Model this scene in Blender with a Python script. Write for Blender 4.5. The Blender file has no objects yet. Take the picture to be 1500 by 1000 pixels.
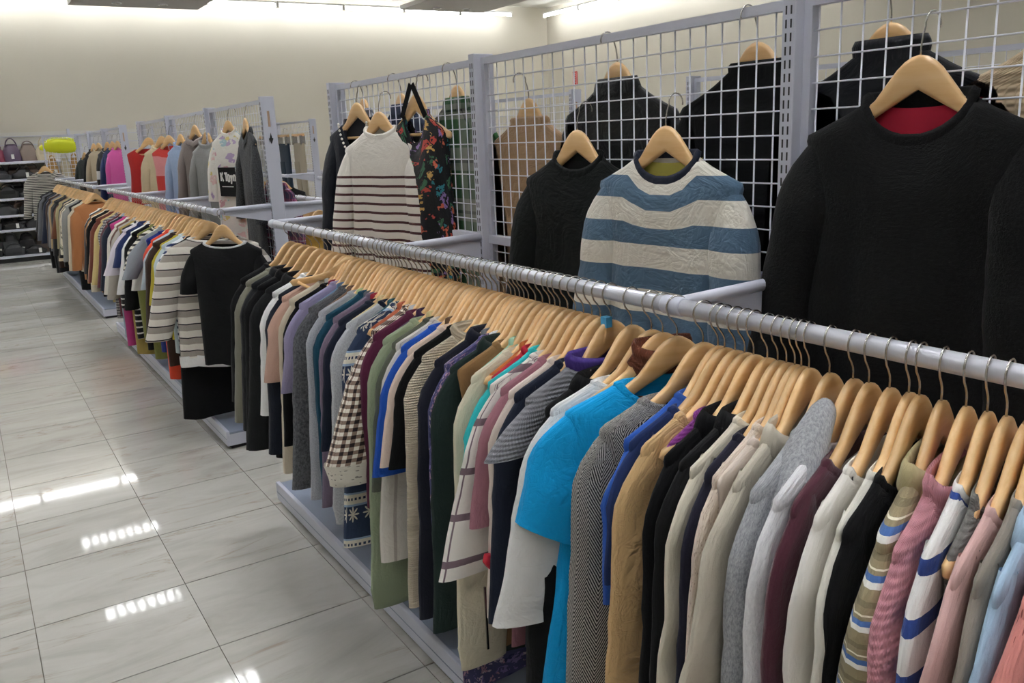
import bpy, math, random
from mathutils import Matrix, Vector, noise

# ------------------------------------------------------------------ camera
SC = bpy.context.scene
COL = SC.collection
PI = math.pi
H_CAM = 1.6
def make_camera():
    yaw, pitch, roll = math.radians(32.0858), math.radians(-13.6413), math.radians(-2.5147)
    fw = Vector((math.sin(yaw)*math.cos(pitch), math.cos(yaw)*math.cos(pitch), math.sin(pitch)))
    rt = Vector((math.cos(yaw), -math.sin(yaw), 0))
    up = rt.cross(fw)
    r2 = math.cos(roll)*rt + math.sin(roll)*up
    u2 = -math.sin(roll)*rt + math.cos(roll)*up
    m = Matrix((r2, u2, -fw)).transposed().to_4x4()
    m.translation = Vector((0, 0, H_CAM))
    cd = bpy.data.cameras.new('camera'); cd.sensor_width = 36.0; cd.sensor_fit = 'HORIZONTAL'
    cd.lens = 1252.0/1500*36.0; cd.clip_start = 0.02
    c = bpy.data.objects.new('camera', cd); COL.objects.link(c); c.matrix_world = m
    SC.camera = c
make_camera()
# ------------------------------------------------------------------ world, exposure
w = bpy.data.worlds.new('world'); SC.world = w; w.use_nodes = True
w.node_tree.nodes['Background'].inputs[0].default_value = (1, .97, .92, 1)
w.node_tree.nodes['Background'].inputs[1].default_value = 0.05
SC.view_settings.view_transform = 'Standard'
SC.view_settings.look = 'None'
SC.view_settings.gamma = 1.0
SC.view_settings.use_curve_mapping = False
SC.view_settings.exposure = 0.38
LAMP_POWER = 40.0       # emission of the ceiling diffusers
TUBE_POWER = 20.0      # emission of the wall cove tubes

# ------------------------------------------------------------------ helpers
def lin(h):
    if isinstance(h, str):
        h = h.lstrip('#'); c = [int(h[i:i+2], 16)/255 for i in (0, 2, 4)]
    else: c = list(h)
    return tuple((x/12.92 if x <= .04045 else ((x+.055)/1.055)**2.4) for x in c[:3]) + (1,)

def new_mesh(name, verts, faces, uvs=None, smooth=True, mats=()):
    me = bpy.data.meshes.new(name)
    me.from_pydata(verts, [], faces)
    if uvs is not None:
        ul = me.uv_layers.new(name='UVMap')
        flat = [c for f in uvs for p in f for c in p]
        ul.data.foreach_set('uv', flat)
    if smooth and me.polygons:
        me.polygons.foreach_set('use_smooth', [True]*len(me.polygons))
    for m in mats: me.materials.append(m)
    me.update()
    return me

def put(name, me, parent=None, loc=(0, 0, 0), rot=(0, 0, 0), label=None, cat=None, group=None, kind=None):
    o = bpy.data.objects.new(name, me); COL.objects.link(o)
    if parent is not None: o.parent = parent
    o.location = loc; o.rotation_euler = rot
    if label: o['label'] = label
    if cat: o['category'] = cat
    if group: o['group'] = group
    if kind: o['kind'] = kind
    return o

class MB:
    def __init__(s): s.v = []; s.f = []
    def box(s, x0, x1, y0, y1, z0, z1):
        b = len(s.v)
        s.v += [(x0,y0,z0),(x1,y0,z0),(x1,y1,z0),(x0,y1,z0),(x0,y0,z1),(x1,y0,z1),(x1,y1,z1),(x0,y1,z1)]
        s.f += [tuple(b+i for i in q) for q in ((0,3,2,1),(4,5,6,7),(0,1,5,4),(1,2,6,5),(2,3,7,6),(3,0,4,7))]
        return s
    def prism(s, poly, axis, a0, a1):
        # poly: list of 2D points, extruded along axis ('x','y','z')
        b = len(s.v); n = len(poly)
        def P(p, a):
            return {'x': (a, p[0], p[1]), 'y': (p[0], a, p[1]), 'z': (p[0], p[1], a)}[axis]
        s.v += [P(p, a0) for p in poly] + [P(p, a1) for p in poly]
        s.f.append(tuple(b+i for i in range(n))); s.f.append(tuple(b+n+i for i in reversed(range(n))))
        for i in range(n):
            j = (i+1) % n
            s.f.append((b+i, b+n+i, b+n+j, b+j))
        return s
    def tube(s, pts, r, n=8, cap=True):
        pts = [Vector(p) for p in pts]; b = len(s.v); m = len(pts)
        rs = r if isinstance(r, (list, tuple)) else [r]*m
        t0 = (pts[1]-pts[0]).normalized()
        ref = Vector((0, 0, 1)) if abs(t0.z) < .9 else Vector((1, 0, 0))
        side = t0.cross(ref).normalized()
        for i, p in enumerate(pts):
            t = (pts[min(i+1, m-1)]-pts[max(i-1, 0)]).normalized()
            side = (side - t*side.dot(t)).normalized(); up = t.cross(side)
            for k in range(n):
                a = 2*PI*k/n
                s.v.append(tuple(p + (side*math.cos(a)+up*math.sin(a))*rs[i]))
        for i in range(m-1):
            for k in range(n):
                k2 = (k+1) % n
                s.f.append((b+i*n+k, b+i*n+k2, b+(i+1)*n+k2, b+(i+1)*n+k))
        if cap:
            s.f.append(tuple(b+k for k in reversed(range(n)))); s.f.append(tuple(b+(m-1)*n+k for k in range(n)))
        return s
    def mesh(s, name, mat, smooth=False):
        return new_mesh(name, s.v, s.f, None, smooth, (mat,))
    def build(s, name, mat, parent=None, smooth=False, bevel=0, **kw):
        o = put(name, s.mesh(name, mat, smooth), parent, **kw)
        if bevel:
            md = o.modifiers.new('bevel', 'BEVEL'); md.width = bevel; md.segments = 2; md.limit_method = 'ANGLE'
        return o

def empty(name, loc, rz=0, label=None, cat=None, group=None):
    o = put(name, None, None, loc, (0, 0, rz), label, cat, group)
    o.empty_display_size = .05
    return o

# ------------------------------------------------------------------ materials
class NT:
    def __init__(s, name):
        s.m = bpy.data.materials.new(name); s.m.use_nodes = True
        s.t = s.m.node_tree; s.b = s.t.nodes['Principled BSDF']
    def n(s, typ, **kw):
        nd = s.t.nodes.new(typ)
        for k, v in kw.items():
            if k.startswith('i_'):
                key = k[2:]; key = int(key) if key.isdigit() else key
                nd.inputs[key].default_value = v
            else: setattr(nd, k, v)
        return nd
    def l(s, a, b): s.t.links.new(a, b)
    def math(s, op, a, b=None, c=None):
        nd = s.n('ShaderNodeMath', operation=op)
        for i, x in enumerate((a, b, c)):
            if x is None: continue
            if isinstance(x, (int, float)): nd.inputs[i].default_value = x
            else: s.l(x, nd.inputs[i])
        return nd.outputs[0]
    def mix(s, fac, a, b, blend='MIX'):
        nd = s.n('ShaderNodeMix', data_type='RGBA', blend_type=blend)
        for i, x in ((0, fac), (6, a), (7, b)):
            if isinstance(x, (int, float)): nd.inputs[i].default_value = x
            elif isinstance(x, tuple): nd.inputs[i].default_value = x
            else: s.l(x, nd.inputs[i])
        return nd.outputs[2]
    def noise(s, vec, scale, detail=2, rough=.5):
        nd = s.n('ShaderNodeTexNoise'); nd.inputs['Scale'].default_value = scale
        nd.inputs['Detail'].default_value = detail; nd.inputs['Roughness'].default_value = rough
        if vec is not None: s.l(vec, nd.inputs['Vector'])
        return nd
    def ramp(s, fac, stops, const=False):
        nd = s.n('ShaderNodeValToRGB'); cr = nd.color_ramp
        if const: cr.interpolation = 'CONSTANT'
        while len(cr.elements) < len(stops): cr.elements.new(.5)
        for e, (p, c) in zip(cr.elements, stops): e.position = p; e.color = c if len(c) == 4 else tuple(c)+(1,)
        s.l(fac, nd.inputs[0]); return nd.outputs[0]
    def bump(s, height, strength=.3, dist=.002, prev=None):
        nd = s.n('ShaderNodeBump'); nd.inputs['Strength'].default_value = strength; nd.inputs['Distance'].default_value = dist
        s.l(height, nd.inputs['Height'])
        if prev is not None: s.l(prev, nd.inputs['Normal'])
        return nd.outputs[0]

def plain(name, col, rough=.5, metal=0.0, bumps=None):
    n = NT(name); n.b.inputs['Base Color'].default_value = lin(col)
    n.b.inputs['Roughness'].default_value = rough; n.b.inputs['Metallic'].default_value = metal
    tc = n.n('ShaderNodeTexCoord')
    if bumps:
        nz = n.noise(tc.outputs['Object'], bumps[0], 3)
        n.l(n.bump(nz.outputs[0], bumps[1], .002), n.b.inputs['Normal'])
    else:
        nz = n.noise(tc.outputs['Object'], 8, 3)
        v = n.math('MULTIPLY_ADD', nz.outputs[0], .12, rough-.06)
        n.l(v, n.b.inputs['Roughness'])
    return n.m

def emit(name, col, power):
    n = NT(name); n.b.inputs['Base Color'].default_value = (0.8, .8, .8, 1)
    n.b.inputs['Emission Color'].default_value = lin(col); n.b.inputs['Emission Strength'].default_value = power
    return n.m

def wood_mat():
    n = NT('hanger_wood'); tc = n.n('ShaderNodeTexCoord'); oi = n.n('ShaderNodeObjectInfo')
    mp = n.n('ShaderNodeMapping'); mp.inputs['Scale'].default_value = (3, 60, 30)
    va = n.n('ShaderNodeVectorMath', operation='ADD'); sc = n.n('ShaderNodeVectorMath', operation='SCALE'); sc.inputs[3].default_value = 7
    cx = n.n('ShaderNodeCombineXYZ'); n.l(oi.outputs['Random'], cx.inputs[0]); n.l(oi.outputs['Random'], cx.inputs[2])
    n.l(cx.outputs[0], sc.inputs[0]); n.l(tc.outputs['Object'], va.inputs[0]); n.l(sc.outputs[0], va.inputs[1])
    n.l(va.outputs[0], mp.inputs[0])
    nz = n.noise(mp.outputs[0], 1.6, 4, .6)
    c = n.ramp(nz.outputs[0], [(.25, lin('#d8a86c')), (.5, lin('#e4ba83')), (.78, lin('#ebc693'))])
    hv = n.n('ShaderNodeHueSaturation'); n.l(c, hv.inputs['Color'])
    n.l(n.math('MULTIPLY_ADD', oi.outputs['Random'], .28, .86), hv.inputs['Value'])
    n.l(hv.outputs[0], n.b.inputs['Base Color']); n.b.inputs['Roughness'].default_value = .38
    n.b.inputs['Coat Weight'].default_value = .25; n.b.inputs['Coat Roughness'].default_value = .25
    return n.m

_fab = {}
def fabric(key, kind='plain', cols=('#888888',), p=None, rough=.88, weave=1.0, wr=1.0, sheen=.25, vmax=None):
    """kind: plain marl stripes check plaid herring floral fairisle lace knit fuzzy"""
    if key in _fab: return _fab[key]
    n = NT('cloth_'+key); cols = [lin(c) for c in cols]
    uv = n.n('ShaderNodeUVMap'); uv.uv_map = 'UVMap'
    sep = n.n('ShaderNodeSeparateXYZ'); n.l(uv.outputs[0], sep.inputs[0]); U, V = sep.outputs[0], sep.outputs[1]
    fr = lambda x, per, off=0.0: n.math('FRACT', n.math('MULTIPLY_ADD', x, 1.0/per, off+100.0))
    nz = n.noise(uv.outputs[0], 30, 3)
    extra_h = None
    if kind in ('plain', 'knit', 'lace'):
        base = n.mix(n.math('MULTIPLY', nz.outputs[0], .35), cols[0], tuple(min(1, c*.82) for c in cols[0][:3])+(1,))
        if kind == 'knit':
            per = p or .006
            wv = n.math('MULTIPLY', n.math('SINE', n.math('MULTIPLY', V, 2*PI/per)), n.math('ABSOLUTE', n.math('SINE', n.math('MULTIPLY', U, PI/per))))
            extra_h = wv
            base = n.mix(n.math('MULTIPLY_ADD', wv, .12, .12), base, tuple(c*.6 for c in cols[0][:3])+(1,))
        if kind == 'lace':
            vo = n.n('ShaderNodeTexVoronoi'); vo.inputs['Scale'].default_value = 1/(p or .012); n.l(uv.outputs[0], vo.inputs['Vector'])
            hole = n.math('LESS_THAN', vo.outputs['Distance'], .22)
            base = n.mix(hole, base, cols[1] if len(cols) > 1 else tuple(c*.3 for c in cols[0][:3])+(1,))
            extra_h = vo.outputs['Distance']
    elif kind == 'marl':
        n2 = n.noise(uv.outputs[0], p or 220, 3, .7)
        base = n.ramp(n2.outputs[0], [(.36, cols[0]), (.62, cols[1])])
    elif kind == 'fuzzy':
        n2 = n.noise(uv.outputs[0], p or 120, 4, .7)
        base = n.ramp(n2.outputs[0], [(.36, cols[0]), (.64, cols[1])]); extra_h = n2.outputs[0]
    elif kind == 'stripes':      # p = (period, [pos...]) colours follow
        per, pos = p
        f = fr(V, per)
        base = n.ramp(f, list(zip(pos, cols)), True)
        if vmax is not None: base = n.mix(n.math('GREATER_THAN', V, vmax), base, cols[0])
    elif kind == 'vstripes':
        per, pos = p
        base = n.ramp(fr(U, per), list(zip(pos, cols)), True)
    elif kind == 'check':
        per = p or .016
        a = n.math('GREATER_THAN', fr(U, per), .5); b = n.math('GREATER_THAN', fr(V, per), .5)
        s = n.math('MULTIPLY', n.math('ADD', a, b), .5)
        base = n.ramp(s, [(0, cols[0]), (.3, cols[1]), (.8, cols[2])], True)
    elif kind == 'plaid':
        per = p or .12
        a = n.ramp(fr(U, per), [(0, cols[0]), (.35, cols[1]), (.5, cols[2]), (.56, cols[1]), (.8, cols[0])], True)
        b = n.ramp(fr(V, per), [(0, cols[0]), (.35, cols[1]), (.5, cols[2]), (.56, cols[1]), (.8, cols[0])], True)
        base = n.mix(.5, a, b)
    elif kind == 'lines':        # thin plaid lines on a ground
        per = p or .1
        def ln(x, o, wd): return n.math('LESS_THAN', fr(x, per, o), wd)
        s = n.math('MAXIMUM', n.math('MAXIMUM', ln(U, 0, .05), ln(U, .1, .03)), n.math('MAXIMUM', ln(V, 0, .05), ln(V, .1, .12)))
        base = n.mix(s, cols[0], cols[1])
    elif kind == 'herring':
        per = p or .05
        tri = n.math('ABSOLUTE', n.math('SUBTRACT', fr(U, per), .5))
        f = n.math('FRACT', n.math('MULTIPLY_ADD', tri, per*1.5/.0085, n.math('MULTIPLY_ADD', V, 1/.0085, 300.0)))
        n2 = n.noise(uv.outputs[0], 300, 2)
        s = n.math('GREATER_THAN', n.math('ADD', f, n.math('MULTIPLY_ADD', n2.outputs[0], .5, -.25)), .52)
        base = n.mix(s, cols[0], cols[1])
    elif kind == 'floral':
        sc = 1/(p or .05)
        nd = n.noise(uv.outputs[0], sc*1.5, 2)
        vv = n.mix(.06, uv.outputs[0], nd.outputs[1])
        vo = n.n('ShaderNodeTexVoronoi'); vo.inputs['Scale'].default_value = sc; n.l(vv, vo.inputs['Vector'])
        so = n.n('ShaderNodeSeparateColor'); n.l(vo.outputs['Color'], so.inputs[0])
        k = len(cols)-1
        pc = n.ramp(so.outputs[0], [(i/k, c) for i, c in enumerate(cols[1:])], True)
        base = n.mix(n.math('GREATER_THAN', vo.outputs['Distance'], .42), pc, cols[0])
        n3 = n.noise(uv.outputs[0], sc*3, 2)
        base = n.mix(n.math('GREATER_THAN', n3.outputs[0], .56), base, cols[0])
    elif kind == 'fairisle':     # cols: cream, navy, light blue
        f = fr(V, .14)
        band = n.ramp(f, [(0, cols[1]), (.34, cols[2]), (.39, cols[0]), (.6, cols[2]), (.64, cols[1])], True)
        cu = n.math('SUBTRACT', fr(U, .06), .5); cv = n.math('MULTIPLY', n.math('SUBTRACT', fr(V, .14, .33), .5), 2.3)
        rr = n.math('SQRT', n.math('ADD', n.math('MULTIPLY', cu, cu), n.math('MULTIPLY', cv, cv)))
        an = n.math('ARCTAN2', cv, cu)
        pet = n.math('LESS_THAN', rr, n.math('MULTIPLY_ADD', n.math('COSINE', n.math('MULTIPLY', an, 8)), .16, .24))
        base = n.mix(pet, band, cols[0])
        dot = n.math('MULTIPLY', n.math('LESS_THAN', n.math('ABSOLUTE', n.math('SUBTRACT', f, .5)), .028), n.math('GREATER_THAN', fr(U, .015), .45))
        base = n.mix(dot, base, cols[1])
    n.l(base, n.b.inputs['Base Color'])
    n.b.inputs['Roughness'].default_value = rough
    n.b.inputs['Specular IOR Level'].default_value = .22
    n.b.inputs['Sheen Weight'].default_value = sheen * .4
    n.b.inputs['Sheen Roughness'].default_value = .5
    # relief: weave and creases
    wv = n.noise(uv.outputs[0], 700, 2)
    nm = n.bump(wv.outputs[0], .25*weave, .001)
    if extra_h is not None: nm = n.bump(extra_h, .6, .003, nm)
    mp = n.n('ShaderNodeMapping'); mp.inputs['Scale'].default_value = (16, 11, 1); mp.inputs['Rotation'].default_value = (0, 0, .6)
    n.l(uv.outputs[0], mp.inputs[0])
    cr = n.noise(mp.outputs[0], 1.0, 3, .55); cr.inputs['Distortion'].default_value = 1.2
    nm = n.bump(cr.outputs[0], .2*wr, .03, nm)
    mp2 = n.n('ShaderNodeMapping'); mp2.inputs['Scale'].default_value = (20, 30, 1); mp2.inputs['Rotation'].default_value = (0, 0, -.4)
    n.l(uv.outputs[0], mp2.inputs[0])
    cr2 = n.noise(mp2.outputs[0], .8, 2, .5); cr2.inputs['Distortion'].default_value = 2.0
    rid = n.math('ABSOLUTE', n.math('SUBTRACT', cr2.outputs[0], .5))
    rid = n.math('MINIMUM', rid, .09)
    nm = n.bump(rid, min(.5, .09*wr**1.9), .04, nm)
    n.l(nm, n.b.inputs['Normal'])
    _fab[key] = n.m
    return n.m

# ------------------------------------------------------------------ setting
M_RACK = plain('rack_paint', '#cfd1de', .38)
M_RACK_DARK = plain('rack_slot_dark', '#26262c', .7)
M_DECK = plain('deck_paint', '#8d97aa', .42)
M_WIRE = plain('grid_wire', '#e6e7f0', .35)
M_RAIL = plain('rail_tube', '#d9dae2', .3, .25)
M_CHROME = plain('hook_steel', '#b9b6b2', .22, 1.0)
M_WOOD = wood_mat()
M_WHITE = plain('white_plastic', '#f0efec', .5)
M_BLACK = plain('black_paint', '#111114', .5)

BACK_Y, RIGHT_X, LEFT_X, FRONT_Y, CEIL_Z = 15.75, 11.1, -5.0, -4.0, 4.15
def wall_mat():
    n = NT('wall_paint'); tc = n.n('ShaderNodeTexCoord')
    nz = n.noise(tc.outputs['Object'], 1.3, 3); nz2 = n.noise(tc.outputs['Object'], 160, 2)
    n.l(n.mix(n.math('MULTIPLY', nz.outputs[0], .25), lin('#d6d1c4'), lin('#cec8ba')), n.b.inputs['Base Color'])
    n.b.inputs['Roughness'].default_value = .75
    n.l(n.bump(nz2.outputs[0], .12, .002), n.b.inputs['Normal'])
    return n.m
def marble_mat(per_object=True):
    n = NT('marble_tile'); tc = n.n('ShaderNodeTexCoord'); oi = n.n('ShaderNodeObjectInfo')
    va = n.n('ShaderNodeVectorMath', operation='ADD'); cx = n.n('ShaderNodeCombineXYZ')
    n.l(n.math('MULTIPLY', oi.outputs['Random'], 37.0), cx.inputs[0]); n.l(n.math('MULTIPLY', oi.outputs['Random'], 53.0), cx.inputs[1])
    n.l(tc.outputs['Object'], va.inputs[0]); n.l(cx.outputs[0], va.inputs[1])
    mp = n.n('ShaderNodeMapping'); mp.inputs['Rotation'].default_value = (0, 0, -.3); mp.inputs['Scale'].default_value = (1.2, 4.2, 1)
    n.l(va.outputs[0], mp.inputs[0])
    d = n.noise(mp.outputs[0], 1.0, 5, .6); d.inputs['Distortion'].default_value = 1.6
    cloud = n.ramp(d.outputs[0], [(.25, lin('#aeaba2')), (.5, lin('#bfbcb4')), (.75, lin('#c8c6bf'))])
    v2 = n.noise(mp.outputs[0], .8, 4, .55); v2.inputs['Distortion'].default_value = 2.2
    vein = n.math('ABSOLUTE', n.math('SUBTRACT', v2.outputs[0], .5))
    vf0 = n.ramp(vein, [(0, (1, 1, 1, 1)), (.012, (.3, .3, .3, 1)), (.05, (0, 0, 0, 1))])
    gate = n.ramp(n.noise(mp.outputs[0], 1.3, 2).outputs[0], [(.48, (0, 0, 0, 1)), (.62, (1, 1, 1, 1))])
    vf = n.math('MULTIPLY', vf0, gate)
    n.l(n.mix(n.math('MULTIPLY', vf, .5), cloud, lin('#957f66')), n.b.inputs['Base Color'])
    n.b.inputs['Roughness'].default_value = .045
    n.b.inputs['Specular IOR Level'].default_value = .55
    nb = n.noise(tc.outputs['Object'], 2.0, 2)
    n.l(n.bump(nb.outputs[0], .006, .01), n.b.inputs['Normal'])
    return n.m
M_WALL = wall_mat(); M_TILE = marble_mat(); M_GROUT = plain('grout', '#6d675d', .9)
M_CEIL = plain('ceiling_paint', '#d9d7d0', .9); M_BOARD = plain('ceiling_board', '#b5b1aa', .85)

def structure():
    MB().box(LEFT_X-.1, RIGHT_X+.1, FRONT_Y-.1, BACK_Y+.1, -.12, -.006).build('floor', M_GROUT, kind='structure')
    fl = bpy.data.objects['floor']
    P = .503; X0, Y0 = -.022, 2.666
    g = .0014
    gy = .0028
    t = MB().box(g, P-g, gy, P-gy, -.008, 0)
    tm = t.mesh('tile', M_TILE)
    far = MB()
    nx0, nx1 = int((LEFT_X-X0)//P), int((RIGHT_X-X0)//P)
    ny0, ny1 = int((FRONT_Y-Y0)//P), int((BACK_Y-Y0)//P)
    for i in range(nx0, nx1+1):
        for j in range(ny0, ny1+1):
            x, y = X0+i*P, Y0+j*P
            if -1.6 < x < 1.3 and .1 < y:
                o = put('tile', tm, fl, (x, y, 0))
            else:
                far.box(max(LEFT_X, x+g), min(RIGHT_X, x+P-g), max(FRONT_Y, y+gy), min(BACK_Y, y+P-gy), -.008, 0)
    o = far.build('tile_field', M_TILE, fl); o['kind'] = 'stuff'
    def wall(n, *b): return MB().box(*b).build(n, M_WALL, kind='structure')
    wall('wall_back', LEFT_X-.1, RIGHT_X+.1, BACK_Y, BACK_Y+.1, 0, CEIL_Z)
    wall('wall_right', RIGHT_X, RIGHT_X+.1, FRONT_Y, BACK_Y, 0, CEIL_Z)
    wall('wall_left', LEFT_X-.1, LEFT_X, FRONT_Y, BACK_Y, 0, CEIL_Z)
    wall('wall_front', LEFT_X-.1, RIGHT_X+.1, FRONT_Y-.1, FRONT_Y, 0, CEIL_Z)
    MB().box(LEFT_X-.1, RIGHT_X+.1, FRONT_Y-.1, BACK_Y+.1, CEIL_Z, CEIL_Z+.1).build('ceiling', M_CEIL, kind='structure')
    bb = M_BLACK
    MB().box(LEFT_X, RIGHT_X, BACK_Y-.012, BACK_Y, 0, .08).build('baseboard_back', M_BOARD, kind='structure')
    MB().box(RIGHT_X-.012, RIGHT_X, FRONT_Y, BACK_Y-.012, 0, .08).build('baseboard_right', M_BOARD, kind='structure')
structure()

ORD = 'first second third fourth fifth sixth seventh eighth ninth tenth eleventh twelfth thirteenth fourteenth fifteenth sixteenth'.split()
def ceiling_things():
    lamp = emit('lamp_diffuser', '#f7faff', LAMP_POWER); tubem = emit('tube_glow', '#fbfdff', TUBE_POWER)
    # recessed louvre lamps in a grid
    fr = MB(); W, D = .62, .17
    z0, z1 = -.09, 0
    for a in ((-W, -W+.02, -D, D), (W-.02, W, -D, D), (-W+.02, W-.02, -D, -D+.02), (-W+.02, W-.02, D-.02, D)): fr.box(*a, z0, z1)
    frm = fr.mesh('frame', M_WHITE)
    lvm = MB().box(-.016, .016, -D+.02, D-.02, -.085, -.035).mesh('louvre', M_WHITE)
    lxm = MB().box(-W+.02, W-.02, -.004, .004, -.085, -.035).mesh('louvre', M_WHITE)
    dif = MB().box(-W+.02, W-.02, -D+.02, D-.02, -.03, -.01).mesh('diffuser', lamp)
    places = ['over the aisle', 'over the near racks', 'over the second row of racks', 'near the right wall']
    for i, x in enumerate((-1.1, 1.3, 4.6, 8.4)):
        for j, y in enumerate((-1.6, .9, 3.5, 6.05, 8.6, 11.0, 13.4)):
            t = empty('ceiling_lamp', (x, y, CEIL_Z-.005), 0,
                      'white louvred ceiling lamp %s, %s' % (places[i], ('behind the camera', 'nearest the camera', 'above the first bracket', 'above the middle rack', 'second from the back boards', 'third from the back wall', 'closest to the back wall')[j]),
                      'lamp', 'recessed ceiling lamps')
            put('frame', frm, t); put('diffuser', dif, t)
            for k in range(3): put('louvre', lxm, t, (0, (k-1)*D*.6, 0))
            for k in range(9): put('louvre', lvm, t, (-W+.02+(k+1)*(2*W-.04)/10, 0, 0))
    # cove tubes along the walls
    tm = MB().tube([(-.58, 0, 0), (.58, 0, 0)], .019, 10).mesh('tube', tubem, True)
    cm = MB().box(-.60, -.575, -.025, .025, -.03, .06).mesh('socket', M_WHITE)
    bm_ = MB().box(-.6, .6, -.03, .03, .04, .07).mesh('batten', M_WHITE)
    k = 0
    for i in range(13):
        x = -3.9+1.21*i
        if x > RIGHT_X-.7: break
        t = empty('cove_light', (x, BACK_Y-.32, 3.93), 0, 'bright fluorescent tube atop the back wall, %s from its left end' % ORD[i], 'light', 'tube lights above the back wall')
        put('tube', tm, t); put('socket', cm, t); put('socket', cm, t, (1.175, 0, 0)); put('batten', bm_, t)
    for i in range(6):
        t = empty('cove_light', (RIGHT_X-.32, BACK_Y-.95-1.21*i, 3.93), PI/2, 'bright fluorescent tube atop the right wall, %s from the far corner' % ORD[i], 'light', 'tube lights above the right wall')
        put('tube', tm, t); put('socket', cm, t); put('socket', cm, t, (1.175, 0, 0)); put('batten', bm_, t)
    # suspended boards with downlights
    for x0, x1, y0, y1, lab in ((1.36, 2.76, 8.9, 11.15, 'grey suspended ceiling board on the left with small downlights'), (5.12, 6.33, 8.6, 10.5, 'grey suspended ceiling board on the right with small downlights')):
        t = empty('ceiling_board', ((x0+x1)/2, (y0+y1)/2, 3.2), 0, lab, 'ceiling panel', 'suspended ceiling boards')
        hx, hy = (x1-x0)/2, (y1-y0)/2
        MB().box(-hx, hx, -hy, hy, 0, .05).build('panel', M_BOARD, t)
        for sx in (-.8, .8):
            for sy in (-.8, .8):
                MB().tube([(sx*hx, sy*hy, .05), (sx*hx, sy*hy, CEIL_Z-3.2)], .006, 6).build('hanger_rod', M_WHITE, t)
        for sx in (-.35, .35):
            d = MB().tube([(sx*hx, hy*.72, -.012), (sx*hx, hy*.72, 0)], .055, 16).build('downlight', M_WHITE, t)
            MB().tube([(sx*hx, hy*.72, -.016), (sx*hx, hy*.72, -.012)], .038, 16).build('reflector', M_CHROME, d)
    # round ceiling ring
    # wall sign
    s = empty('wall_sign', (RIGHT_X-.001, 14.79, 2.52), 0, 'small upright red sign with white marks on the right wall', 'sign')
    MB().box(-.02, 0, -.07, .07, 0, .27).build('panel', plain('sign_red', '#c8202a', .5), s)
    mk = MB()
    for q, zz in enumerate((.05, .095, .14, .185, .225)):
        mk.box(-.022, -.02, -.028, .028, zz, zz+.012); mk.box(-.022, -.02, -.006, .006, zz, zz+.03)
    mk.box(-.022, -.02, -.062, -.056, .015, .255); mk.box(-.022, -.02, .056, .062, .015, .255)
    mk.build('lettering', M_WHITE, s)
ceiling_things()

# ------------------------------------------------------------------ racks
PITCH = .0485
Z_WIRE0 = 1.6216-PITCH*20
RAIL_Z, NECK_Z = 1.272, 1.215
TOP_Z = 1.832
POST_W, POST_D = .032, .072
def grid_panel(rack, y0, y1, fine=True):
    """welded wire panel in the rack's middle plane, from y0 to y1 (local)"""
    fb = MB()
    a, b = y0+POST_W/2, y1-POST_W/2
    fb.box(-.010, .010, a, b, TOP_Z-.02, TOP_Z)
    fb.box(-.010, .010, a, a+.018, .16, TOP_Z-.02); fb.box(-.010, .010, b-.018, b, .16, TOP_Z-.02)
    fb.box(-.010, .010, a+.018, b-.018, .14, .16)
    p = fb.build('grid_frame', M_RACK, rack)
    r = .0019
    ys = []; y = a+.018+PITCH*.6
    while y < b-.022: ys.append(y); y += PITCH
    zs = []; k = 0
    z = Z_WIRE0
    while z < TOP_Z-.03:
        if z > .2: zs.append(z)
        z += PITCH
    if fine:
        vm = MB().tube([(r, 0, .15), (r, 0, TOP_Z-.01)], r, 6).mesh('wire', M_WIRE, True)
        hm = MB().tube([(-r, a+.009, 0), (-r, b-.009, 0)], r, 6).mesh('wire', M_WIRE, True)
        for y in ys: put('wire', vm, p, (0, y, 0))
        for z in zs: put('wire', hm, p, (0, 0, z))
    else:
        m = MB()
        for y in ys: m.tube([(r, y, .15), (r, y, TOP_Z-.01)], r, 4, False)
        for z in zs: m.tube([(-r, a+.009, z), (-r, b-.009, z)], r, 4, False)
        m.build('wire_mesh', M_WIRE, p, True)

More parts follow.
